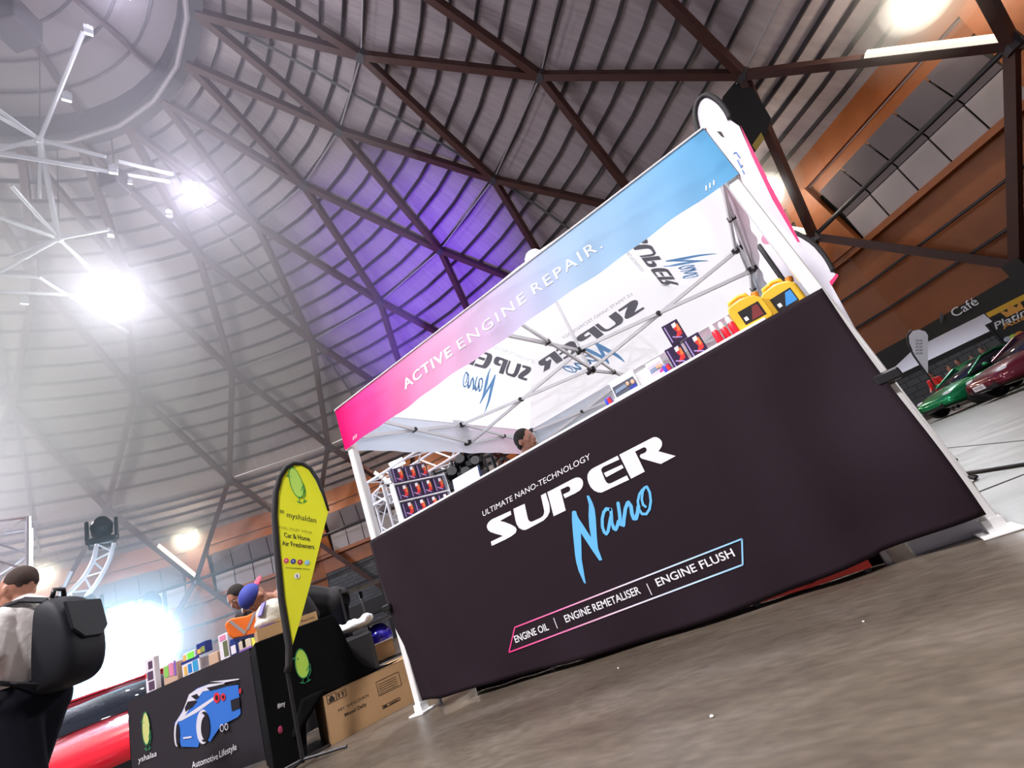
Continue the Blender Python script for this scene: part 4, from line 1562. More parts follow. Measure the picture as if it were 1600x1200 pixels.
# upper block
oc = -.03
def onc2(u, v):
    p = on2(u, v, oc)
    return g2((p - PC).dot(cdv), p.z, oc)


outl = [g2(s0, .0, oc), g2(-.15, .0, oc), g2(-.12, .20, oc), g2(-.03, .292, oc), g2(.50, .292, oc), onc2(596, 1046), onc2(570, 1040), onc2(553, 1022), onc2(543, 1003), onc2(533, 981), g2(s1_ + .02, TT - .02, oc), g2(s1_, TT, oc), g2(s0, TT, oc)]
m.prism(outl, -cn * .62)
o = m.build('tablecloth', mat('black matt cloth', (.0045, .0045, .005), .9, var=.3, vscale=6, spec=.08), st2)
bv = o.modifiers.new('b', 'BEVEL'); bv.width = .02; bv.segments = 3
# gathered cloth tail over the carton's corner
m = MB()
for i in range(7):
    a0 = -.02 + i * .018
    m.limb(g2(.0 - i * .02, .310, -.02), g2(-.12 - i * .012, .22 - i * .012, -.015), .018, .026)
remesh(m.build('cloth_tail', mat('black matt cloth', (.006, .006, .007), .85), st2), .01)
B0 = on2(462, 1072, -.025)
bw = (on2(488, 1060, -.025) - B0); bw.z = 0
hh = on2(472, 1018, -.025).z - on2(480, 1070, -.025).z
bird(lambda a, b: B0 + bw * a * 1.15 + Vector((0, 0, hh)) * b, cn * .001, .12, o, mat('bright lime print', (.42, .68, .08), .5), GL)
write(MB(), '#my', on2(434, 1107, -.028), on2(446, 1102, -.028), (0, 0, 1), .03).build('cloth_lettering', WHITE_INK, o)
MB().ell(on2(439, 1140, -.03), (.004, .02, .022)).build('pink_dot', mat('pink print', (.45, .05, .12), .5), o)


def on3(u, v, z):
    return onZ(u, v, z)


# things on the second table: trays, bag, vest
def tray(px, z, L, d_, h, label, txt=None):
    p = atD(*px, 0.01 + math.hypot(*(g2(0, 0) - CAM).xy))
    t = thing('cardboard_tray', label, 'tray', (px[0], 0, 0)) if False else None


def box_thing(name, label, cat, a, e, L, dpt, h, z, mm, group=None):
    t = thing(name, label, cat, g2(a, z, e), group, math.atan2(cdv.y, cdv.x))
    MB().prism([(0, 0, 0), (L, 0, 0), (L, dpt, 0), (0, dpt, 0)], (0, 0, h)).build('box_body', mm, t, local=True)
    return t


zt = TT + .003
a0 = (on2(404, 1003, -.03) - PC).dot(cdv); a1 = (on2(447, 985, -.03) - PC).dot(cdv); a2 = (on2(466, 985, -.03) - PC).dot(cdv); a3 = (on2(498, 970, -.03) - PC).dot(cdv)
t = box_thing('cardboard_tray', 'low open cardboard tray on the black cloth left of the yellow flag', 'tray', a0, -.05, a1 - a0 + .03, .26, .075, zt, CARD)
MB().prism([(.02, .02, .076), (.12, .02, .076), (.12, .2, .076), (.02, .2, .076)], (0, 0, .004)).build('packet_layer', mat('purple packet foil', (.22, .14, .38), .35), t, local=True)
t = box_thing('cardboard_tray', 'low cardboard tray on the black cloth right of the yellow flag', 'tray', a2 - .02, -.05, a3 - a2 + .02, .2, .06, zt, CARD)
write(MB(), 'Mixed Daily', (.05, -.0012, .02), (.14, -.0012, .02), (0, 0, 1), .014).build('tray_lettering', INK, t, local=True)
c = g2((a0 + a1) / 2 + .04, zt + .078, -.18)
bg = thing('plastic_bag', 'bulging white plastic bag with purple patch standing in the cardboard tray', 'bag', c)
m = MB()
m.ell(c + Vector((0, 0, .075)), (.10, .12, .105), None, 14, 10)
m.ell(c + Vector((.0, -.03, .03)), (.10, .11, .04))
remesh(m.build('bag_body', mat('crumpled white plastic', (.68, .63, .56), .4, var=.15, vscale=18, bump=.6), bg), .012)
MB().box(c + Vector((.045, -.10, .12)), (.05, .01, .09), Matrix.Rotation(-.5, 3, 'X')).build('purple_patch', mat('purple bag print', (.16, .12, .40), .5), bg)
# orange hi-vis vest on a stand
ORV = mat('fluorescent orange cloth', (1.0, .20, .02), .6, emit=.0)
v0 = atD(385, 985, 4.35)
vt = thing('safety_vest', 'bright orange safety vest with grey reflective bands held up beside the bending worker', 'vest', v0)
pts = [(353, 972), (362, 966), (385, 962), (403, 953), (404, 962), (404, 986), (400, 992), (364, 998), (357, 992), (351, 978)]
dn = (CAM - v0); dn.z = 0; dn.normalize()
onv = lambda u, v, e=0: onP(u, v, v0 + dn * e, dn)
o = MB().prism([onv(*q) for q in pts], -dn * .05).build('vest_body', ORV, vt)
bv = o.modifiers.new('b', 'BEVEL'); bv.width = .012; bv.segments = 3
RF = mat('grey reflective tape', (.42, .38, .40), .4)
MB().prism([onv(356, 971, .003), (onv(361, 969, .003)), onv(385, 987, .003), onv(382, 992, .003)], dn * .001).build('reflective_band', RF, vt)
MB().prism([onv(396, 956, .003), onv(401, 955, .003), onv(389, 984, .003), onv(384, 985, .003)], dn * .001).build('reflective_band', RF, vt)
MB().prism([onv(364, 998, .004), onv(400, 989, .004), onv(400, 995, .004), onv(365, 1002, .004)], dn * .002).build('navy_hem', mat('navy hem', (.02, .03, .12), .6), vt)
MB().tube([onv(380, 998, -.03), Vector((onv(380, 998, -.03).x, onv(380, 998, -.03).y, .78))], .01).build('hanger_rod', BLACK_PL, vt)

# goods on the car-print table
zt1 = H1 + .002


def goods(px, wd, h, dep, name, label, cat, parts, back=.08, z=None):
    """upright item on the first table; parts: (name, fx0, fx1, fz0, fz1, material)"""
    q = onP(px[0], px[1], TA - tn * back, tn)
    loc = Vector((q.x, q.y, zt1 if z is None else z))
    t = thing(name, label, cat, loc, rz=math.atan2(-td.y, -td.x))
    MB().box((0, dep / 2, h / 2), (wd, dep, h), bev=.004).build('pack_body', parts[0][5], t, local=True)
    for (pn, x0, x1, z0, z1, mm) in parts[1:]:
        MB().box(((x0 + x1 - 1) / 2 * wd, -.001, (z0 + z1) / 2 * h), ((x1 - x0) * wd, .003, (z1 - z0) * h)).build(pn, mm, t, local=True)
    return t


WC = mat('white display card', (.80, .76, .82), .5)
PKC = mat('pink display print', (.75, .25, .42), .5)
DKP = mat('dark picture print', (.10, .05, .10), .5)
GRN = mat('green pack', (.25, .60, .12), .5)
BLP = mat('bright blue pack', (.03, .22, .60), .35)
NVY = mat('navy pack', (.02, .04, .22), .4)
YLP = mat('warm yellow pack', (.80, .48, .10), .5)
TAN = mat('tan card tray', (.60, .40, .28), .7)
ZZ = (None, 0, 0, 0, 0)
goods((237, 1085), .11, .27, .05, 'sample_rack', 'tall white sample rack with dark pictures at the left end of the car-print table', 'rack', [(*ZZ, WC), ('dark_picture', .25, .8, .35, .6, DKP), ('dark_picture', .3, .85, .05, .3, DKP), ('star_mark', .4, .8, .68, .9, DKP), ('red_mark', .02, .15, .45, .6, RED)], .06)
goods((268, 1074), .15, .15, .09, 'air_freshener_box', 'open tan box of pink and green air fresheners right of the white sample rack', 'box', [(*ZZ, TAN), ('green_packet', .1, .4, .4, 1.0, GRN), ('pink_packet', .45, .75, .35, 1.05, PKC), ('purple_packet', .8, .95, .3, 1.1, mat('purple pack', (.25, .12, .5), .4))], .06)
goods((300, 1058), .19, .10, .12, 'air_freshener_tray', 'white tray with blue balls under a navy shelf in the middle of the car-print table', 'tray', [(*ZZ, WC), ('blue_disc', .35, .55, .15, .85, BLP), ('blue_disc', .62, .9, .1, .95, mat('sky blue pack', (.05, .35, .65), .3)), ('orange_pack', .12, .28, .1, .8, YLP), ('navy_shelf', 0, 1, 1.0, 1.22, NVY)], .06)
goods((297, 1038), .13, .06, .08, 'packet_stack', 'lime green and white packets lying on the navy shelf', 'packets', [(*ZZ, WC), ('lime_packet', .35, .9, .0, .9, mat('vivid lime pack', (.22, .85, .08), .4)), ('orange_pack', .02, .25, 0, .8, YLP)], .10, zt1 + .125)
goods((316, 1030), .10, .09, .07, 'air_freshener_can', 'navy and yellow air freshener pack standing on the navy shelf', 'pack', [(*ZZ, NVY), ('yellow_label', .1, .45, .1, .5, YLP), ('green_label', .5, .9, .1, .6, mat('olive label', (.3, .35, .08), .5))], .09, zt1 + .125)
goods((335, 1042), .10, .09, .10, 'tan_carton', 'small tan carton between the navy shelf and the leaflet stand', 'carton', [(*ZZ, TAN)], .06)
goods((352, 1028), .10, .20, .05, 'leaflet_stand', 'white leaflet stand with pink top and dark leaflets near the orange vest', 'leaflet stand', [(*ZZ, WC), ('pink_header', .2, .8, .75, .95, PKC), ('dark_leaflet', .45, .9, .1, .7, mat('olive dark leaflet', (.14, .16, .08), .5))], .06)
goods((366, 1022), .06, .13, .05, 'blue_bottle', 'small blue and white bottle under the orange vest', 'bottle', [(*ZZ, NVY), ('white_label', .1, .9, .1, .6, WC)], .06)
goods((384, 1016), .13, .08, .10, 'cream_box', 'cream box with printed bottom edge left of the cardboard tray', 'box', [(*ZZ, mat('cream card', (.62, .52, .40), .6)), ('purple_strip', 0, 1, 0, .2, mat('purple pack', (.25, .12, .5), .4))], .05)
goods((399, 1003), .07, .12, .05, 'yellow_pack', 'bright yellow pack propped between the orange vest and the tray', 'pack', [(*ZZ, mat('bright yellow pack', (.85, .80, .10), .5)), ('green_dot', .4, .6, .4, .6, GRN)], .03)

# feather flag: yellow
FD = 3.68
fb = atD(452, 1055, FD)
nrm = (CAM - fb); nrm.z = 0; nrm.normalize()
onf = lambda u, v, e=0: onP(u, v, fb + nrm * e, nrm)
fy = thing('feather_flag', 'yellow feather flag with a green bird and car and home air fresheners text', 'flag', (fb.x, fb.y, 0))
zf = lambda pts: [(420 + a / 3.58, 715 + b / 3.58) for a, b in pts]
outer = zf([(103, 1170), (95, 1050), (60, 800), (35, 520), (22, 330), (28, 200), (50, 110), (90, 50), (140, 22), (190, 25), (240, 55), (280, 115), (310, 190), (335, 300)])
inner = zf([(118, 1165), (133, 1050), (78, 760), (55, 520), (42, 330), (50, 200), (72, 110), (105, 62), (145, 40), (190, 42), (225, 70), (262, 128), (298, 210), (333, 302), (290, 470), (235, 700), (185, 880)])
YF = cloth('yellow flag knit', (.92, .93, .06), .3)
MB().prism([onf(*q) for q in inner[1:]], -nrm * .0015).build('flag_cloth', YF, fy)
pr_ = [onf(*q, -.003) for q in zf([(103, 1200), (112, 1160), (112, 1050), (70, 790), (45, 520), (32, 330), (38, 200), (60, 112), (97, 56), (142, 31), (190, 34), (232, 62), (272, 122), (304, 200), (334, 298)])]
MB().tube(pr_, [.021] * 10 + [.018, .016, .014, .012, .008], 8).build('pole_sleeve', mat('black sleeve webbing', (.015, .013, .015), .7), fy, smooth='all')
q = onf(*zf([(103, 1200)])[0], -.003)
MB().tube([q + Vector((0, 0, .02)), Vector((q.x, q.y, .02))], .012, 8).build('pole', BLACK_PL, fy)
for a in range(4):
    t_ = a * PI / 2 + .4
    MB().tube([(q.x, q.y, .035), (q.x + .28 * math.cos(t_), q.y + .28 * math.sin(t_), .012)], .009, 6).build('base_foot', BLACK_PL, fy)
FK = mat('dark brown flag print', (.05, .045, .01), .6)
A_ = onf(*zf([(130, 285)])[0], .002); ux = onf(*zf([(240, 270)])[0], .002) - A_; uy = onf(*zf([(95, 95)])[0], .002) - onf(*zf([(150, 280)])[0], .002)
hx = onf(*zf([(215, 235)])[0], .002) - onf(*zf([(125, 235)])[0], .002); hx.z = 0
Ab = onf(*zf([(128, 262)])[0], .002)
vlen = onf(*zf([(150, 80)])[0]).z - onf(*zf([(205, 275)])[0]).z
bird(lambda a, b: Ab + hx * (a - .0 - (b - .5) * .18) * 1.12 + Vector((0, 0, vlen)) * b, nrm * .001, .09, fy, mat('pale lime flag print', (.50, .80, .12), .5), mat('mid green flag print', (.02, .33, .06), .5))


def wf(t, a, b, h, bold=0, mm=FK, shear=0):
    a_, b_ = zf([a])[0], zf([b])[0]
    A1, B1 = onf(*a_, .002), onf(*b_, .002)
    words(t, A1, B1, (0, 0, 1), h, 'flag_lettering', mm, fy, bold=bold, shear=shear)


wf('#', (62, 308), (88, 314), .030, .0)
wf('myshaldan', (100, 332), (268, 366), .042, 0, shear=.25)
wf('REAL FRUIT WEAR', (58, 396), (245, 428), .020, 0, mm=mat('faint olive flag print', (.40, .40, .02), .6))
wf('Car & Home', (88, 444), (232, 468), .034, .018)
wf('Air Fresheners', (76, 490), (256, 512), .034, .018)
wf('www.myshaldan.com.au', (94, 618), (230, 628), .010, .01)
for (x, y, c_) in ((97, 576, (.75, .05, .18)), (136, 580, (.03, .05, .35)), (174, 584, (.55, .02, .05)), (214, 587, (.25, .60, .85))):
    p = onf(*zf([(x, y)])[0], .002)
    d0 = MB().lathe([(.016, 0), (.016, .0015)], p, nrm, 20).build('round_icon', mat('icon %g' % c_[0], c_, .5), fy)
    MB().box(p + nrm * .003, (.009, .009, .009) if False else (.008, .001, .008), Matrix.Rotation(math.atan2(nrm.x, -nrm.y), 3, 'Z')).build('icon_mark', WHITE_INK, d0)
p = onf(*zf([(158, 662)])[0], .002)
d0 = MB().lathe([(.018, 0), (.018, .0015)], p, nrm, 20).build('round_icon', WHITE_INK, fy)
MB().box(p + nrm * .003, (.006, .001, .018), Matrix.Rotation(math.atan2(nrm.x, -nrm.y), 3, 'Z')).build('icon_mark', INK, d0)

# bag, trolley and helmet behind the black table
def local_thing(name, label, cat, px, Dd, z=None, group=None):
    p = atD(*px, Dd)
    if z is not None:
        p.z = z
    t = thing(name, label, cat, p, group, math.atan2(-(CAM - p).x, (CAM - p).y))
    return t, p


NAVY = mat('navy blue nylon', (.012, .02, .06), .6)
t, p = local_thing('tool_bag', 'black tool bag with a blue front patch, a white towel on top', 'bag', (556, 1012), 4.6, 0.0)
m = MB().box((0, 0, .29), (.28, .2, .58), bev=.03)
m.build('bag_body', mat('black bag nylon', (.008, .008, .01), .6), t, local=True)
pp = MB().prism([(-.09, -.101, .55), (.10, -.101, .55), (.07, -.101, .42), (.02, -.101, .38), (-.04, -.101, .42)], (0, -.004, 0)).build('blue_patch', mat('bright blue patch', (.03, .22, .72), .5), t, local=True)
MB().box((.0, -.107, .48), (.09, .002, .03)).build('patch_label', INK, pp, local=True)
t2, p_ = local_thing('towel', 'crumpled white towel lying on the black tool bag', 'towel', (553, 974), 4.6)
m = MB()
m.ell((0, 0, -.02), (.155, .11, .035))
for i in range(9):
    m.ell((-.13 + i * .032, .05 * math.sin(i * 2.1), .012 * math.sin(i * 1.7)), (.03, .06, .03), Matrix.Rotation(i * .7, 3, 'Z'))
remesh(m.build('towel_cloth', mat('white towelling', (.78, .78, .80), .9, bump=.5, vscale=60), t2, local=True), .012)
t, p = local_thing('luggage_trolley', 'black folding trolley with two upright chrome-tipped handles behind the tool bag', 'trolley', (555, 1000), 4.95, 0.0)
zh = atD(534, 941, 4.95).z
zh2 = atD(563, 925, 4.95).z
for x, z in ((-.13, zh), (.13, zh2)):
    MB().tube([(x, 0, .1), (x, 0, z)], .011, 8).build('handle_tube', mat('chrome tube', (.6, .6, .62), .2, .9), t, local=True)
    MB().tube([(x, 0, z - .03), (x, 0, z + .03)], .017, 8).build('handle_grip', BLACK_PL, t, local=True)
    MB().lathe([(.06, -.02), (.06, .02)], (x, .05, .07), (1, 0, 0)).build('wheel', BLACK_PL, t, local=True)
MB().box((0, -.05, .12), (.34, .3, .02)).build('platform', BLACK_PL, t, local=True)
t, p = local_thing('shelf_trolley', 'black wire shelf trolley holding a blue helmet behind the white tent leg', 'trolley', (596, 1010), 4.9, 0.0)
for x in (-.22, .22):
    for y in (-.15, .15):
        MB().tube([(x, y, 0), (x, y, .98)], .012, 6).build('post', BLACK_PL, t, local=True)
for z in (.30, .62, .95):
    MB().box((0, 0, z), (.46, .32, .015)).build('shelf', mat('dark wire shelf', (.05, .05, .055), .4, .5), t, local=True)
t, p2_ = local_thing('helmet', 'glossy deep blue helmet with dark visor on the black shelf trolley', 'helmet', (594, 1000), 4.9)
t.location.z = p2_.z - .09

MB().ell((0, 0, .11), (.115, .13, .12), zmin=-.85).build('shell', mat('glossy deep blue', (.03, .02, .45), .15, coat=.5), t, local=True, smooth='all')
MB().ell((.01, -.03, .10), (.09, .115, .05)).build('visor', mat('dark visor', (.01, .01, .012), .08), t, local=True, smooth='all')
t, p3_ = local_thing('parts_box', 'orange-brown box on the lowest shelf of the black trolley', 'box', (597, 1022), 4.85)
t.location.z = .309
MB().box((0, -.02, .07), (.22, .2, .13)).build('box_body', CARD, t, local=True)
MB().box((0, -.02, .139), (.23, .21, .01)).build('lid', WC, t, local=True)

# ================================================================== STAGE TRUSSES AND LIGHTS
TRM = mat('silver truss alloy', (.80, .80, .86), .3, .55)


def truss(label, p, q, size, n, up=(0, 0, 1), r=.025, group=None):
    p, q = Vector(p), Vector(q)
    t = thing('lighting_truss', label, 'truss', p if p.z < q.z else q, group)
    d = (q - p).normalized()
    a = d.cross(Vector(up)).normalized()
    b = a.cross(d).normalized()
    cr = [a * s1 * size / 2 + b * s2_ * size / 2 for s1, s2_ in ((-1, -1), (1, -1), (1, 1), (-1, 1))]
    for c in cr:
        MB().tube([p + c, q + c], r, 8).build('chord', TRM, t)
    for i in range(n):
        u0, u1 = p.lerp(q, i / n), p.lerp(q, (i + 1) / n)
        for k in range(4):
            c0, c1 = cr[k], cr[(k + 1) % 4]
            if i % 2:
                c0, c1 = c1, c0
            MB().tube([u0 + c0, u1 + c1], r * .5, 6).build('brace', TRM, t)
    for e_ in (p, q):
        m = MB()
        for k in range(4):
            m.tube([e_ + cr[k], e_ + cr[(k + 1) % 4]], r * .6, 6)
        m.build('end_frame', TRM, t)
    return t


LENSB = mat('blue-white lens', (.25, .35, .9), .2, emit=.8)


def moving_head(label, c, s=.35, tilt=0, lens=None, cat='stage light', group=None):
    t = thing('moving_head_light', label, cat, c, group, math.atan2(-(CAM - Vector(c)).x, (CAM - Vector(c)).y))
    MB().box((0, 0, s * .15), (s * .8, s * .6, s * .3), bev=s * .05).build('base', BLACK_PL, t, local=True)
    y = MB().box((-s * .42, 0, s * .6), (s * .12, s * .4, s * .8), bev=s * .04).build('yoke_arm', BLACK_PL, t, local=True)
    MB().box((s * .42, 0, s * .6), (s * .12, s * .4, s * .8), bev=s * .04).build('yoke_arm', BLACK_PL, t, local=True)
    R_ = Matrix.Rotation(tilt, 3, 'X')
    hd = MB().tube([R_ @ Vector((0, s * .35, 0)) + Vector((0, 0, s * .78)), R_ @ Vector((0, 0, 0)) + Vector((0, 0, s * .78)), R_ @ Vector((0, -s * .42, 0)) + Vector((0, 0, s * .78))], [s * .22, s * .34, s * .33], 14).build('lamp_head', BLACK_PL, t, local=True, smooth=True)
    MB().tube([R_ @ Vector((0, -s * .42, 0)) + Vector((0, 0, s * .78)), R_ @ Vector((0, -s * .45, 0)) + Vector((0, 0, s * .78))], s * .27, 16).build('lens', lens or mat('dark lens', (.03, .03, .05), .1), hd, local=True)
    return t


# truss arch seen through the marquee
b0 = atD(622, 815, 8.6); b0.z = 0
top = atD(606, 762, 8.6)
truss('silver box truss tower standing behind the left marquee leg', b0, Vector((b0.x, b0.y, top.z)), .42, 9, up=(.3, 1, 0))
q1 = onZ(672, 722, top.z)
dd = (q1 - Vector((b0.x, b0.y, top.z))); dd.z = 0
dd = dd.normalized()
truss('silver box truss beam running right from the tower behind the marquee', Vector((b0.x, b0.y, top.z + .0)) - dd * .25, Vector((b0.x, b0.y, top.z)) + dd * 5.5, .42, 12)
# black lights clustered on the beam, seen under the valance
grp = 'black stage lights hanging behind the marquee'
cl = [(712, 752), (724, 733), (738, 716), (733, 752), (748, 735), (742, 700)]
nm_ = ['lowest and leftmost', 'second from the left in the upper row', 'highest in the middle', 'lower middle', 'rightmost lower', 'topmost partly behind the valance']
for i, (u, v) in enumerate(cl):
    c = atD(u, v, 6.6)
    c.z -= .12
    moving_head('black stage light hanging behind the marquee counter, %s' % nm_[i], c, .30, .2, group=grp)
fp = atD(728, 738, 6.9)
t = thing('light_rack', 'black metal ladder rack carrying the stage lights behind the marquee counter', 'rack', (fp.x, fp.y, 0))
for s in (-.45, 0, .45):
    MB().tube([(fp.x + s * .7, fp.y + s * .7, 0), (fp.x + s * .7, fp.y + s * .7, 2.3)], .03, 8).build('upright', BLACK_PL, t)
for z in (.6, 1.2, 1.7, 2.25):
    MB().tube([(fp.x - .32, fp.y - .32, z), (fp.x + .32, fp.y + .32, z)], .025, 8).build('rail', BLACK_PL, t)

# curved truss with a moving head on top
cp_ = atD(140, 920, 12.5)
cn_ = (CAM - cp_); cn_.z = 0; cn_.normalize()
onc = lambda u, v, e=0: onP(u, v, cp_ + cn_ * e, cn_)
t = thing('curved_truss', 'curved silver truss arm rising to a black moving head, above the man with the backpack', 'truss', (cp_.x, cp_.y, 0))
def smooth_pts(P, n=5):
    out = []
    for i in range(len(P) - 1):
        a, b, c, d = P[max(i - 1, 0)], P[i], P[i + 1], P[min(i + 2, len(P) - 1)]
        for k in range(n):
            u = k / n
            out.append(.5 * ((2 * b) + (c - a) * u + (2 * a - 5 * b + 4 * c - d) * u * u + (3 * b - a - 3 * c + d) * u ** 3))
    return out + [P[-1]]


oc_ = [(60, 982), (97, 962), (120, 946), (143, 922), (160, 897), (172, 872), (178, 848)]
ic_ = [(40, 962), (72, 949), (100, 933), (122, 913), (137, 893), (147, 872), (151, 850)]
ch = [smooth_pts([onc(*q, 0) for q in oc_]), smooth_pts([onc(*q, 0) for q in ic_]), smooth_pts([onc(*q, -.55) for q in oc_]), smooth_pts([onc(*q, -.55) for q in ic_])]
for c in ch:
    MB().tube(c, .04, 8).build('chord', TRM, t, smooth='all')
n_ = len(ch[0])
for a_, b_ in ((0, 1), (2, 3), (0, 2), (1, 3)):
    for i in range(0, n_ - 3, 3):
        x, y = (ch[a_][i], ch[b_][min(i + 3, n_ - 1)]) if (i // 3) % 2 else (ch[b_][i], ch[a_][min(i + 3, n_ - 1)])
        MB().tube([x, y], .020, 6).build('brace', TRM, t)
MB().tube([onc(90, 937, .05), onc(111, 893, .05)], .03, 8).build('stub_pole', TRM, t)
q = onc(50, 972)
MB().tube([q, Vector((q.x, q.y, 0))], .08, 8).build('support_post', TRM, t)
hc = onc(160, 846, -.15)
moving_head('black moving head light with small blue lenses on top of the curved truss', hc - Vector((0, 0, .1)), .55, .2, LENSB)
# truss tower at the left edge
b0 = atD(2, 900, 10)
top = atD(2, 824, 10)
truss('silver truss tower cut by the left picture edge behind the man', (b0.x, b0.y, 0), (b0.x, b0.y, top.z), .56, 10, up=(.3, 1, 0), r=.034)
# tower with moving head, bright blinder beside it
b0 = atD(243, 1030, 12)
top = atD(241, 978, 12)
truss('silver truss tower behind the car-print table, a dark moving head on top', (b0.x, b0.y, 0), (b0.x, b0.y, top.z), .48, 8, up=(.3, 1, 0), r=.034)
moving_head('dark blue-lit moving head on top of the truss tower behind the stall', (b0.x, b0.y, top.z + .04), .52, .5)
for (u, v, l) in ((137, 952, 'left hazy moving head above the bright blinder, beside the backpack'), (143, 975, 'lower hazy moving head behind the backpack top')):
    c = atD(u, v, 12.6)
    moving_head(l, c - Vector((0, 0, .3)), .50, .4, LENSB)
bl = atD(196, 1020, 11.6)
t = thing('blinder_light', 'dazzling white-blue stage light shining between the backpack and the stall', 'stage light', bl, rz=math.atan2(-(CAM - bl).x, (CAM - bl).y))
MB().tube([(0, .25, 0), (0, 0, 0)], [.3, .5], 20).build('housing', BLACK_PL, t, local=True, smooth=True)
MB().tube([(0, -.005, 0), (0, -.03, 0)], .34, 24).build('lamp_face', mat('dazzling lamp face', (.8, .9, 1), .3, emit=40, ecol=(.72, .87, 1)), t, local=True)
MB().tube([(-.56, .1, .01 - bl.z), (-.56, .1, 0)], .03, 8).tube([(.56, .1, .01 - bl.z), (.56, .1, 0)], .03, 8).tube([(-.56, .1, 0), (.56, .1, 0)], .02, 8).build('stand_frame', BLACK_PL, t, local=True)
light('blinder_glow', 'POINT', bl + (CAM - bl).normalized() * .5, 1000, (.58, .80, 1), .3)

light('smoke_fill_light', 'POINT', onZ(-420, 720, 20), 42000, (.80, .76, 1.0), 2.5)  # unseen lamp added left of the view to brighten the smoke
# flying lighting rig under the oculus
rig = thing('lighting_rig', 'pale pipe lighting rig with lamps hanging high under the round roof opening', 'lighting rig', onZ(62, 218, 29))
RP = mat('pale rig pipe', (.62, .62, .72), .4, .3)


def rp(a, b, za, zb, r=.10):
    MB().tube([onZ(*a, za), onZ(*b, zb)], r, 8).build('rig_pipe', RP, rig)


H1_, H2_ = (62, 218), (92, 373)
rp(H1_, (130, 50), 29, 31); rp(H1_, (-20, 158), 29, 30); rp(H1_, (-20, 172), 29, 29); rp(H1_, (-20, 238), 29, 28)
rp(H1_, (165, 245), 29, 28); rp(H1_, (82, 320), 29, 27, .13); rp((82, 320), H2_, 27, 26, .13)
rp((-10, 238), (170, 268), 27, 27, .11); rp((185, 252), (270, 272), 27, 27); rp((200, 273), (265, 284), 27, 27)
rp(H2_, (170, 358), 26, 26); rp(H2_, (0, 340), 26, 26); rp(H2_, (150, 428), 26, 25.5); rp(H2_, (0, 425), 26, 25.5); rp(H2_, (18, 290), 26, 27)
rp((-10, 428), (60, 433), 25, 25); rp((-10, 455), (150, 463), 25, 25); rp((60, 433), (200, 520), 25.5, 25)
rp((62, 310), (62, 218), 27, 29, .08); rp((15, 400), (92, 373), 26, 26, .08)
for a, zt_ in ((H1_, 29), (H2_, 26)):
    q = onZ(*a, zt_)
    MB().ell(q, (.22, .22, .22)).build('hub_joint', RP, rig, smooth='all')
    MB().tube([q, Vector((q.x, q.y, 38.5 if a == H1_ else 33.5))], .03, 6).build('hanger_cable', STEEL, rig)
LW = mat('cool white lamp glass', (1, 1, 1), .3, emit=60, ecol=(.93, .95, 1))
k_ = 0
for (u, v, z, s, on, lab) in ((302, 302, 26.5, .9, 1, 'large dazzling lamp at the right end of the hanging rig'), (176, 460, 24.8, .9, 1, 'large dazzling lamp at the lower end of the hanging rig'), (180, -30, 31, 1.0, 1, 'lamp at the upper end of the rig, just above the picture edge'),
                          (138, 48, 31, .35, 0, 'small spot at the upper tip of the rig arm'), (104, 152, 30, .38, 0, 'small square spot halfway along the upper rig arm'), (177, 266, 27, .38, 0, 'small bright square spot in the middle of the rig'), (203, 285, 26.8, .2, 0, 'tiny blue spot below the middle of the rig'), (173, 366, 26, .3, 0, 'small spot on the rig above the two dazzling lamps'),
                          (264, 334, 26, .3, 0, 'small white spot hanging below the right dazzling lamp'), (38, 471, 25, .35, 0, 'small spot at the far left of the lowest rig pipe'), (131, 472, 25, .3, 0, 'small spot left of the lower dazzling lamp')):
    c = onZ(u, v, z)
    t = thing('rig_lamp', lab, 'stage light', c, 'lamps on the hanging rig', math.atan2(-(CAM - c).x, (CAM - c).y))
    MB().box((0, .2 * s, .1 * s), (1.1 * s, .7 * s, .9 * s), bev=.1 * s).build('housing', BLACK_PL if on else mat('grey lamp case', (.3, .3, .36), .4), t, local=True)
    n0 = MB().box((0, -.2 * s, -.1 * s), (1.0 * s, .12 * s, .7 * s), Matrix.Rotation(-.6, 3, 'X')).build('lamp_glass', LW if on else mat('small lit glass', (.9, .9, 1), .3, emit=1.6), t, local=True)
    MB().tube([(0, .2 * s, .5 * s), (0, .2 * s, 1.0 * s)], .05, 6).build('clamp', RP, t, local=True)
    if on:
        light('rig_lamp_light', 'POINT', c + (CAM - c).normalized() * 1.4, (1700, 2600, 1300)[k_], (.88, .86, 1.0), .5)
        k_ += 1
for (u, v, z, s, l) in ((24, 38, 32, 1.5, 'dark loudspeaker box in the top left corner under the roof opening'), (180, 285, 27, 1.1, 'dark loudspeaker box hanging below the rig middle')):
    c = onZ(u, v, z)
    t = thing('hanging_speaker', l, 'loudspeaker', c, rz=.5)
    MB().box((0, 0, 0), (s * .9, s * .9, s * 1.2), bev=.05).build('cabinet', mat('dark speaker cabinet', (.05, .04, .05), .6), t, local=True)
    MB().box((0, -s * .46, 0), (s * .8, .03, s * 1.1)).build('grille', BLACK_PL, t, local=True)
    MB().tube([(0, 0, s * .6), (0, 0, s * .6 + 3)], .03, 6).build('hanger_cable', STEEL, t, local=True)

# ================================================================== RIGHT SIDE: FLAGS BESIDE THE MARQUEE


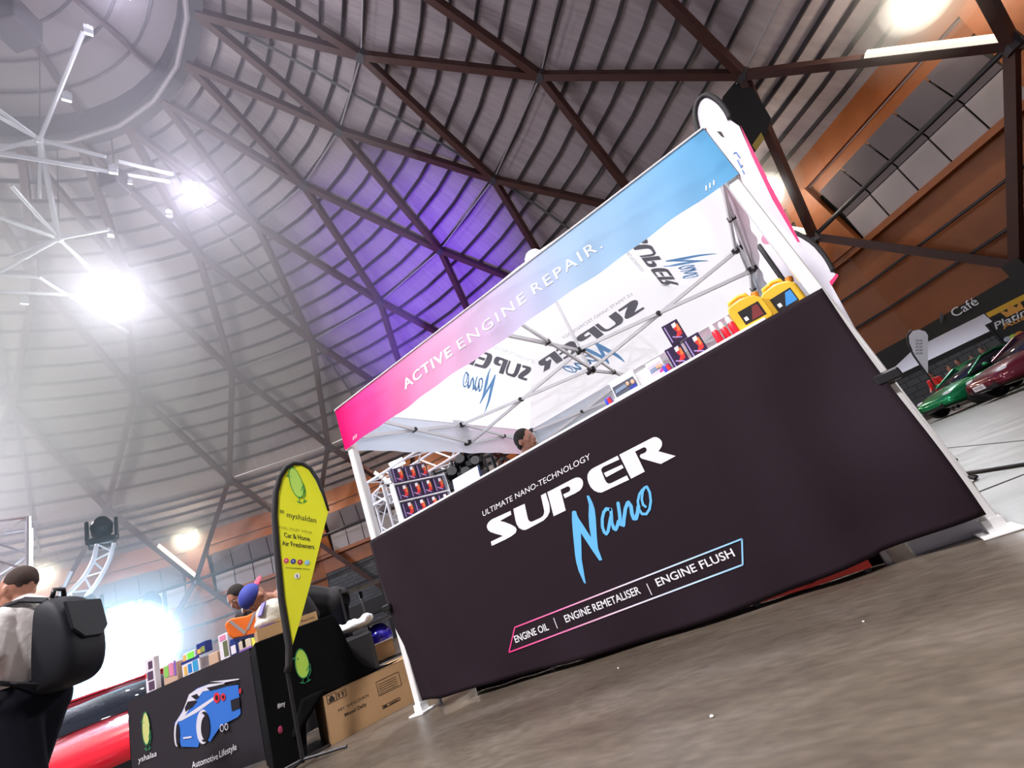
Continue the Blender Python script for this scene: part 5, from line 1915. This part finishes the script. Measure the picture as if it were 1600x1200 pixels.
def flag(name_l, px, Dd, cloth_px, sleeve_px, cm, base_px=None, r=.018, foot=.3, pm=None):
    c = atD(*px, Dd)
    n = (CAM - c); n.z = 0; n.normalize()
    on = lambda u, v, e=0: onP(u, v, c + n * e, n)
    bq = on(*(base_px or sleeve_px[0]))
    t = thing('feather_flag', name_l, 'flag', (bq.x, bq.y, 0))
    cl_ = MB().prism([on(*q) for q in cloth_px], -n * .0015).build('flag_cloth', cm, t)
    sp = smooth_pts([on(*q, -.002) for q in sleeve_px], 3)
    MB().tube(sp, r, 8).build('pole_sleeve', mat('black sleeve webbing', (.015, .013, .015), .7), t, smooth='all')
    MB().tube([on(*sleeve_px[0], -.002), bq, Vector((bq.x, bq.y, .02))], r * .5, 8).build('pole', pm or BLACK_PL, t)
    for a in range(4):
        t_ = a * PI / 2 + .4
        MB().tube([(bq.x, bq.y, .03), (bq.x + foot * math.cos(t_), bq.y + foot * math.sin(t_), .012)], .01, 6).build('base_foot', BLACK_PL, t)
    return t, cl_, on, n


WF = cloth('white flag knit', (.86, .84, .90), .25)
CRM = mat('crimson flag print', (.80, .02, .16), .6)
# tall flag just outside the right front leg
tf, cl_, on, n = flag('tall white feather flag with crimson edge rising above the blue end of the valance', (1140, 300), 3.9,
                      [(1090, 205), (1088, 175), (1094, 158), (1104, 152), (1118, 158), (1131, 172), (1139, 186), (1155, 197), (1180, 255), (1215, 322), (1250, 378), (1262, 400), (1240, 372), (1200, 330), (1150, 275), (1118, 245)],
                      [(1112, 238), (1100, 222), (1092, 207), (1086, 178), (1091, 158), (1103, 149), (1120, 156), (1134, 172), (1141, 186)], WF, base_px=(1246, 401), r=.022, foot=.05, pm=WHITE_METAL)
MB().prism([on(*q, .002) for q in [(1157, 196), (1250, 378), (1246, 378), (1207, 312), (1174, 242)]], -n * .001).build('crimson_edge', CRM, cl_)
MB().prism([on(*q, .003) for q in [(1120, 205), (1127, 213), (1132, 215), (1127, 206)]], -n * .001).build('flag_mark', INK, cl_)
m = MB()
for st_ in ([(1146, 240), (1150, 238), (1156, 247)], [(1152, 250), (1158, 262), (1160, 258)], [(1160, 266), (1163, 272)]):
    for a, b in zip(st_, st_[1:]):
        m.tube([on(*a, .003), on(*b, .003)], .004, 5)
m.build('blue_script', mat('blue flag script', (.08, .25, .65), .6), cl_)
# second flag: behind, left pole black, round top right of the leg
tf, cl_, on, n = flag('white feather flag with black edge whose round top shows right of the marquee leg', (1240, 440), 5.2,
                      [(1300, 545), (1248, 470), (1190, 387), (1204, 392), (1222, 384), (1246, 368), (1270, 384), (1290, 408), (1300, 424), (1306, 428), (1297, 440), (1312, 500), (1318, 560)],
                      [(1320, 575), (1248, 472), (1185, 383)], WF, r=.024)
MB().tube(smooth_pts([on(*q, -.002) for q in [(1240, 362), (1262, 374), (1282, 391), (1296, 412), (1302, 424)]], 3), .02, 8).build('pole_sleeve', mat('black sleeve webbing', (.015, .013, .015), .7), tf, smooth='all')
MB().prism([on(*q, .002) for q in [(1308, 427), (1296, 440), (1299, 447), (1310, 431)]], -n * .001).build('crimson_corner', CRM, cl_)
# third: printed pull-up panel behind with brush lettering
c3 = atD(1185, 340, 5.9)
n3 = (CAM - c3); n3.z = 0; n3.normalize()
on3_ = lambda u, v, e=0: onP(u, v, c3 + n3 * e, n3)
pb = on3_(1262, 470)
t = thing('pull_up_banner', 'white banner panel with black brush letters between the right valance and the leg', 'banner', (pb.x, pb.y, 0))
pnl = MB().prism([on3_(*q) for q in [(1128, 268), (1165, 272), (1225, 340), (1288, 425), (1340, 520), (1240, 520), (1160, 400)]], -n3 * .004).build('panel', WF, t)
m = MB()
for st_ in ([(1165, 305), (1172, 318)], [(1172, 316), (1176, 318), (1180, 330)], [(1174, 336), (1186, 348), (1190, 350)], [(1186, 340), (1193, 352)], [(1196, 356), (1204, 378)], [(1198, 360), (1206, 368)], [(1202, 364), (1209, 382)]):
    for a, b in zip(st_, st_[1:]):
        m.tube([on3_(*a, .004), on3_(*b, .004)], .010, 5)
m.build('brush_letters', INK, pnl)
cc = on3_(1200, 372, .002)
MB().lathe([(.07, 0), (.07, .001)], cc, n3, 20).build('pink_disc', mat('dusty pink print', (.55, .22, .34), .6), pnl)
MB().tube([pb, Vector((pb.x, pb.y, 0))], .012, 8).build('pole', BLACK_PL, t)
MB().box((pb.x, pb.y, .03), (.12, .12, .06)).build('base_foot', BLACK_PL, t)
# black drape with yellow tag hung from the roof node behind the flags
hb = dome(40.5, 20, -.72)
nh = (CAM - hb); nh.z = 0; nh.normalize()
onh = lambda u, v: onP(u, v, hb, nh)
t = thing('hanging_drape', 'black drape with a yellow strip hanging from the roof behind the tall white flag', 'drape', hb)
MB().prism([onh(*q) for q in [(1130, 152), (1150, 128), (1178, 140), (1205, 185), (1196, 215), (1178, 240), (1150, 235), (1120, 190)]], nh * .08).build('drape_cloth', BLK, t)
MB().prism([onh(*q) + nh * .1 for q in [(1176, 228), (1190, 208), (1195, 218), (1182, 237)]], nh * .02).build('yellow_strip', mat('dull yellow strip', (.50, .36, .08), .6), t)

# ================================================================== RIGHT BACKGROUND


def car(label, fb_, rb_, col, zs=1.0, wide=1.72, plate=None, name='sports_car'):
    """fb_, rb_: ground points under front and rear bumper centre"""
    fb_, rb_ = Vector(fb_), Vector(rb_)
    d = (fb_ - rb_)
    L = d.length
    t = thing(name, label, 'car', (fb_ + rb_) / 2, rz=math.atan2(d.y, d.x))
    # stations along x from rear (-L/2) to front (L/2): (x, half width, sill z, belt z)
    S_ = [(-.5, .80, .42, .62), (-.49, .92, .28, .86), (-.44, .97, .22, .93), (-.30, 1.0, .18, .92), (-.12, .97, .17, .88), (.05, .97, .17, .86), (.20, .98, .18, .83), (.36, .97, .20, .74), (.46, .88, .24, .62), (.5, .70, .32, .50)]
    m = MB()
    vs = []
    for x, hw_, z0, z1 in S_:
        h = wide / 2 * hw_
        vs += [Vector((x * L, s * h * k, (z0 + (z1 - z0) * u) * zs)) for s, k, u in ((-1, .90, 0), (-1, 1.0, .25), (-1, .99, .65), (-1, .90, .95), (-1, .5, 1.04), (1, .5, 1.04), (1, .90, .95), (1, .99, .65), (1, 1.0, .25), (1, .90, 0))]
    n = 10
    fs = [(i * n + k, i * n + (k + 1) % n, (i + 1) * n + (k + 1) % n, (i + 1) * n + k) for i in range(len(S_) - 1) for k in range(n)]
    fs += [tuple(range(n - 1, -1, -1)), tuple(range((len(S_) - 1) * n, len(S_) * n))]
    o = m.add(vs, fs).build('body_shell', col, t, local=True, smooth='all')
    ss = o.modifiers.new('s', 'SUBSURF'); ss.levels = 1; ss.render_levels = 2
    G_ = mat('dark tinted glass', (.015, .02, .03), .05, coat=.5)
    gh = [(-.36, .80, .90, .92), (-.22, .76, .90, 1.18), (-.06, .74, .90, 1.24), (.06, .76, .88, 1.18), (.24, .84, .82, .85)]
    vs = []
    for x, hw_, z0, z1 in gh:
        h = wide / 2 * hw_
        vs += [Vector((x * L, -h, z0 * zs)), Vector((x * L, -h * .80, z1 * zs)), Vector((x * L, h * .80, z1 * zs)), Vector((x * L, h, z0 * zs))]
    fs = [(i * 4 + k, i * 4 + (k + 1) % 4, (i + 1) * 4 + (k + 1) % 4, (i + 1) * 4 + k) for i in range(len(gh) - 1) for k in range(4)] + [(3, 2, 1, 0), (16, 17, 18, 19)]
    MB().add(vs, fs).build('windows', G_, t, local=True, smooth='all')
    hr_ = wide / 2 * .62
    MB().prism([(-.22 * L, -hr_, 1.185 * zs), (-.22 * L, hr_, 1.185 * zs), (-.06 * L, hr_, 1.245 * zs), (.05 * L, hr_, 1.195 * zs), (.05 * L, -hr_, 1.195 * zs), (-.06 * L, -hr_, 1.245 * zs)], (0, 0, .02)).build('roof_panel', col, t, local=True)
    for s in (-1, 1):
        h = wide / 2
        MB().tube([(-.36 * L, s * h * .72, .93 * zs), (-.22 * L, s * h * .62, 1.19 * zs), (-.06 * L, s * h * .61, 1.25 * zs), (.06 * L, s * h * .62, 1.19 * zs), (.24 * L, s * h * .74, .86 * zs)], .025, 6).build('window_frame', col, t, local=True)
        for x in (-.31, .31):
            wv_ = MB().lathe([(.001, -.10), (.22, -.10), (.315, -.08), (.32, .0), (.315, .08), (.22, .10), (.001, .10)], (x * L, s * (h - .09), .32), (0, 1, 0), 20).build('wheel', mat('tyre rubber', (.01, .01, .01), .8), t, local=True, smooth=True)
            MB().lathe([(.001, -.105), (.20, -.105), (.20, .105), (.001, .105)], (x * L, s * (h - .085), .32), (0, 1, 0), 12).build('rim', mat('dark alloy rim', (.12, .12, .13), .3, .8), wv_, local=True)
        MB().ell((.435 * L, s * h * .62, .60 * zs), (.12, .14, .06)).build('headlight', mat('headlight glass', (.7, .72, .75), .1), t, local=True, smooth='all')
        MB().ell((.16 * L, s * h * 1.06, .93 * zs), (.07, .09, .05)).build('wing_mirror', col, t, local=True, smooth='all')
    MB().box((.487 * L, 0, .36 * zs), (.06, wide * .5, .16)).build('grille', BLACK_PL, t, local=True)
    if plate:
        pl_ = MB().box((.515 * L, 0, .40 * zs), (.02, .37, .12)).build('number_plate', mat('white number plate', (.75, .68, .70), .4), t, local=True)
        vs, fs = glyphs(plate)
        x1 = max(v[0] for v in vs)
        MB().add([(.515 * L + .012, -.15 + x / x1 * .30, .365 * zs + y * .10) for x, y in vs], fs).build('plate_number', INK, pl_, local=True)
    return t


GREEN = mat('metallic green paint', (.0, .28, .09), .2, .5, coat=.8)
MAROON = mat('dark maroon paint', (.13, .006, .02), .2, .3, coat=.8)
REDP = mat('glossy red paint', (.72, .012, .03), .2, .0, coat=.9)
g1, g2_ = onZ(1462, 655, 0), None
gA = atD(1466, 653, 19.0); gA.z = 0
gd = Vector((math.cos(math.radians(28)), math.sin(math.radians(28)), 0))
car('bright metallic green sports car parked right of the marquee leg', gA, gA + gd * 4.2, GREEN)
mA = atD(1548, 622, 16.5); mA.z = 0
md = Vector((math.cos(math.radians(20)), math.sin(math.radians(20)), 0))
car('dark maroon car with a white number plate at the right picture edge', mA, mA + md * 4.1, MAROON, plate='NN 86D')
# red car on the left, behind the man
rA = atD(170, 1178, 6.9); rA.z = 0
rd = Vector((math.cos(math.radians(158)), math.sin(math.radians(158)), 0))
car('glossy red car behind the man with the backpack, left of the car-print table', rA, rA + rd * 4.3, REDP)

# white feather flag in the background
c = atD(1438, 560, 22.8)
n = (CAM - c); n.z = 0; n.normalize()
t = thing('feather_flag', 'small white teardrop flag in the distance above the green car', 'flag', (c.x, c.y, 0))
onb = lambda u, v, e=0: onP(u, v, c + n * e, n)
fcl = MB().prism([onb(*q) for q in [(1449, 584), (1430, 556), (1421, 536), (1420, 525), (1426, 517), (1436, 515), (1446, 518), (1450, 524), (1450, 583)]], -n * .01).build('flag_cloth', WF, t)
MB().tube(smooth_pts([onb(*q, -.01) for q in [(1456, 597), (1449, 585), (1428, 556), (1419, 536), (1418, 524), (1425, 515)]], 3), .03, 6).build('pole_sleeve', BLACK_PL, t)
q = onb(1456, 597)
MB().tube([q, Vector((q.x, q.y, 0))], .025, 6).build('pole', BLACK_PL, t)
m = MB()
for i in range(2):
    for k in range(5):
        a = onb(1433 + i * 6, 532 + k * 5, .004)
        m.box(a, (.10, .02, .05))
m.build('faint_lettering', mat('faint grey print', (.45, .45, .5), .6), fcl)
# pale grey market canopy in the distance
c = atD(1520, 540, 27)
n = (CAM - c); n.z = 0; n.normalize()
onm = lambda u, v, e=0: onP(u, v, c + n * e, n)
L0, R0, PK, PR = onm(1455, 565), onm(1560, 511), onm(1512, 511), onm(1552, 499)
z0 = R0.z
t = thing('market_canopy', 'pale grey pitched market canopy below the cafe sign', 'canopy', (c.x, c.y, 0))
hdir = (R0 - onm(1470, 548)); hdir.z = 0; hdir.normalize()
wid = 4.6
A1 = R0 - hdir * wid; A1.z = z0; B1 = R0.copy()
A2, B2 = A1 - n * 3.5, B1 - n * 3.5
P1, P2 = A1.lerp(B1, .42) - n * 1.7, B1.copy() - n * 1.7
P1.z = z0 + .85; P2.z = z0 + .85
MB().add([A1, B1, P2, P1, A2, B2], [(0, 1, 2, 3), (3, 2, 5, 4), (0, 3, 4), (1, 5, 2)]).add([A1 - Vector((0, 0, .02)), B1 - Vector((0, 0, .02)), B2 - Vector((0, 0, .02)), A2 - Vector((0, 0, .02))], [(0, 3, 2, 1)]).build('roof_cloth', mat('pale grey canopy cloth', (.50, .50, .60), .7), t)
MB().prism([A1, B1, B1 - Vector((0, 0, .22)), A1 - Vector((0, 0, .22))], n * .03).build('dark_fascia', BLK, t)
for q in (A1, B1, A2, B2):
    MB().tube([q, Vector((q.x, q.y, 0))], .04, 6).build('post', STEEL, t)
# black vendor banner with yellow bar
c = atD(1590, 500, 24.5)
n = (CAM - c); n.z = 0; n.normalize()
hdir = Vector((0, 0, 1)).cross(n).normalized()
t = thing('vendor_banner', 'black vendor banner with white script and orange text at the right picture edge', 'banner', (c.x, c.y, 0))
onv2 = lambda u, v, e=0: onP(u, v, c + n * e, n)
tl, zt_, zb_ = onv2(1553, 520), onv2(1600, 478).z, onv2(1600, 548).z
tl.z = zt_
Wd = 4.0
bp_ = MB().prism([tl, tl + hdir * Wd, tl + hdir * Wd - Vector((0, 0, zt_ - zb_)), tl - Vector((0, 0, zt_ - zb_))], -n * .05).build('banner_board', BLK, t)
for q in (tl, tl + hdir * Wd):
    MB().tube([q, Vector((q.x, q.y, 0))], .05, 6).build('post', BLACK_PL, t)
a = onv2(1556, 515, .02); b = onv2(1600, 491, .02)
b = a + hdir * (b - a).length
write(MB(), 'Platinum Plates', a, a + hdir * 2.6, (0, 0, 1), .24, bold=.012, shear=.3).build('script_lettering', WHITE_INK, bp_)
a = onv2(1567, 514, .02)
write(MB(), 'Australia Wide', a - Vector((0, 0, .02)), a + hdir * 2.6 - Vector((0, 0, .02)), (0, 0, 1), .16, bold=.02).build('orange_lettering', mat('orange sign print', (.80, .36, .06), .5), bp_)
a = onv2(1573, 496, .02)
MB().prism([a, a + hdir * .5, a + hdir * .55 + Vector((0, 0, .35)), a + hdir * .38 + Vector((0, 0, .15)), a + hdir * .25 + Vector((0, 0, .42)), a + hdir * .12 + Vector((0, 0, .15)), a + Vector((-.05, 0, .35))], n * .02).build('crown_mark', mat('orange sign print', (.80, .36, .06), .5), bp_)
for i, cc_ in enumerate(((.55, .6, .7), (.5, .65, .1), (.8, .3, .05))):
    q = onv2(1575 + i * 9, 530 - i * 4, .03)
    MB().ell(q, (.12, .05, .10)).build('round_sticker', mat('sticker %d' % i, cc_, .5), bp_)
c = atD(1570, 482, 26)
q0, q1 = onv2(1543, 493, -.3), onv2(1596, 466, -.3)
q1 = Vector((q1.x, q1.y, q0.z))
t = thing('yellow_signboard', 'long yellow bar sign above the black vendor banner', 'sign', ((q0.x + q1.x) / 2, (q0.y + q1.y) / 2, q0.z))
MB().bar(q0, q0 + hdir * 3.2, .06, .20).build('yellow_bar', mat('bright yellow board', (.85, .50, .03), .5), t)
MB().tube([q0 + hdir * .1, Vector((q0.x, q0.y, 0)) + hdir * .1], .03, 6).tube([q0 + hdir * 3.1, Vector((q0.x, q0.y, 0)) + hdir * 3.1], .03, 6).build('post', BLACK_PL, t)
# spectators behind the green car
cols = [mat('bright red t-shirt', (.80, .02, .02), .7), mat('grey top', (.12, .12, .13), .8), mat('black top', (.02, .02, .02), .8), mat('dark maroon top', (.10, .02, .03), .8), mat('dark blue top', (.02, .03, .08), .8)]
gD = math.hypot((gA - CAM).x, (gA - CAM).y)
info = [((1455, 588), 0, 'spectator in a bright red t-shirt between the small white flag and the green car'), ((1490, 586), 1, 'spectator in a grey top, leftmost of four behind the green car'), ((1507, 578), 2, 'spectator in a black top, second from left behind the green car'),
        ((1525, 570), 3, 'spectator in a dark maroon top, third from left behind the green car'), ((1545, 560), 4, 'spectator in a dark blue top, rightmost of four behind the green car')]
for (px, ci, lab) in info:
    q = atD(*px, gD + 4.6 + .25 * (ci % 2))
    figure(lab, (q.x, q.y, 0), math.atan2((CAM - q).y, (CAM - q).x) + (.4 if ci % 2 else -.3), 1.2, cols[ci], k=(.92, .90, .93, .89, .94)[ci], group='spectators behind the green car')
# cable across the floor
a, b = onZ(1539, 735, .01), onZ(1600, 725, .01)
o = MB().tube([a - (b - a) * 1.2, a, b, b + (b - a) * 2], .012, 8).build('floor_cable', BLACK_PL, smooth='all')
tag(o, 'black cable lying straight across the pale floor right of the marquee', 'cable')

for (u, v, r_, l) in ((1112, 1119, .006, 'largest crumb of white debris on the brown floor, bottom right of the banner'), (1349, 971, .004, 'tiny white crumb on the floor below the right end of the banner'), (966, 1044, .005, 'pale flat scrap on the floor near the banner hem')):
    p = onZ(u, v, r_ * .6)
    o = MB().ell((0, 0, 0), (r_, r_ * .8, r_ * .6), None, 7, 4).build('debris_crumb', mat('pale crumb', (.8, .76, .7), .8), local=True)
    o.location = p
    tag(o, l, 'debris', 'white crumbs on the floor')

# ================================================================== STAGE SMOKE AND ADDED LAMP GLOW


def smoke(name, c, r, dens, col=(.86, .81, 1)):
    m_ = bpy.data.materials.new('stage smoke %s' % name)
    m_.use_nodes = True
    nt = m_.node_tree
    nt.nodes.clear()
    o_ = nt.nodes.new('ShaderNodeOutputMaterial')
    v = nt.nodes.new('ShaderNodeVolumeScatter')
    v.inputs['Color'].default_value = (*col, 1)
    v.inputs['Density'].default_value = dens
    v.inputs['Anisotropy'].default_value = .2
    nt.links.new(v.outputs[0], o_.inputs['Volume'])
    o = MB().ell((0, 0, 0), r, None, 24, 16).build('smoke', m_, None, smooth='all', local=True)
    o.location = c
    o['kind'] = 'stuff'
    tag(o, name, 'smoke', 'drifting stage smoke')
    return o


sc_ = CAM + ray(40, 545) * 37
smoke('outer thin veil of stage smoke drifting in the upper left of the dome', sc_, (25, 20, 14.5), .016)
smoke('middle bank of stage smoke around the two dazzling rig lamps', sc_, (18, 15, 11), .025)
smoke('dense core of stage smoke left of the two dazzling rig lamps', sc_ + Vector((-3, -1, 0)), (12, 10, 8), .050)
for rr_, dd_, nm in ((2.8, .02, 'outer'), (2.0, .035, 'second'), (1.35, .08, 'third'), (.85, .3, 'innermost')):
    smoke('%s glow volume added around the dazzling light beside the backpack' % nm, bl, (rr_, rr_, rr_), dd_, (.80, .91, 1))  # nested volumes added to imitate the soft bloom of this lamp
for k_, (kk, nm) in enumerate(((-.5, 'right of the marquee top'), (-1.5, 'at the top right picture edge'), (5.5, 'above the stall at the lower left'), (6.5, 'above the head of the man with the backpack'), (4.5, 'behind the left marquee leg'))):
    for rr_, dd_, w_ in ((4.0, .016, 'wide faint'), (2.8, .035, 'denser'), (1.6, .10, 'small dense')):  # local volumes added to give each floodlight a glow
        smoke('%s added glow around the rim floodlight %s' % (w_, nm), dome(46.0, 17.9, kk), (rr_, rr_, rr_ * .9), dd_, (1, .98, .95))
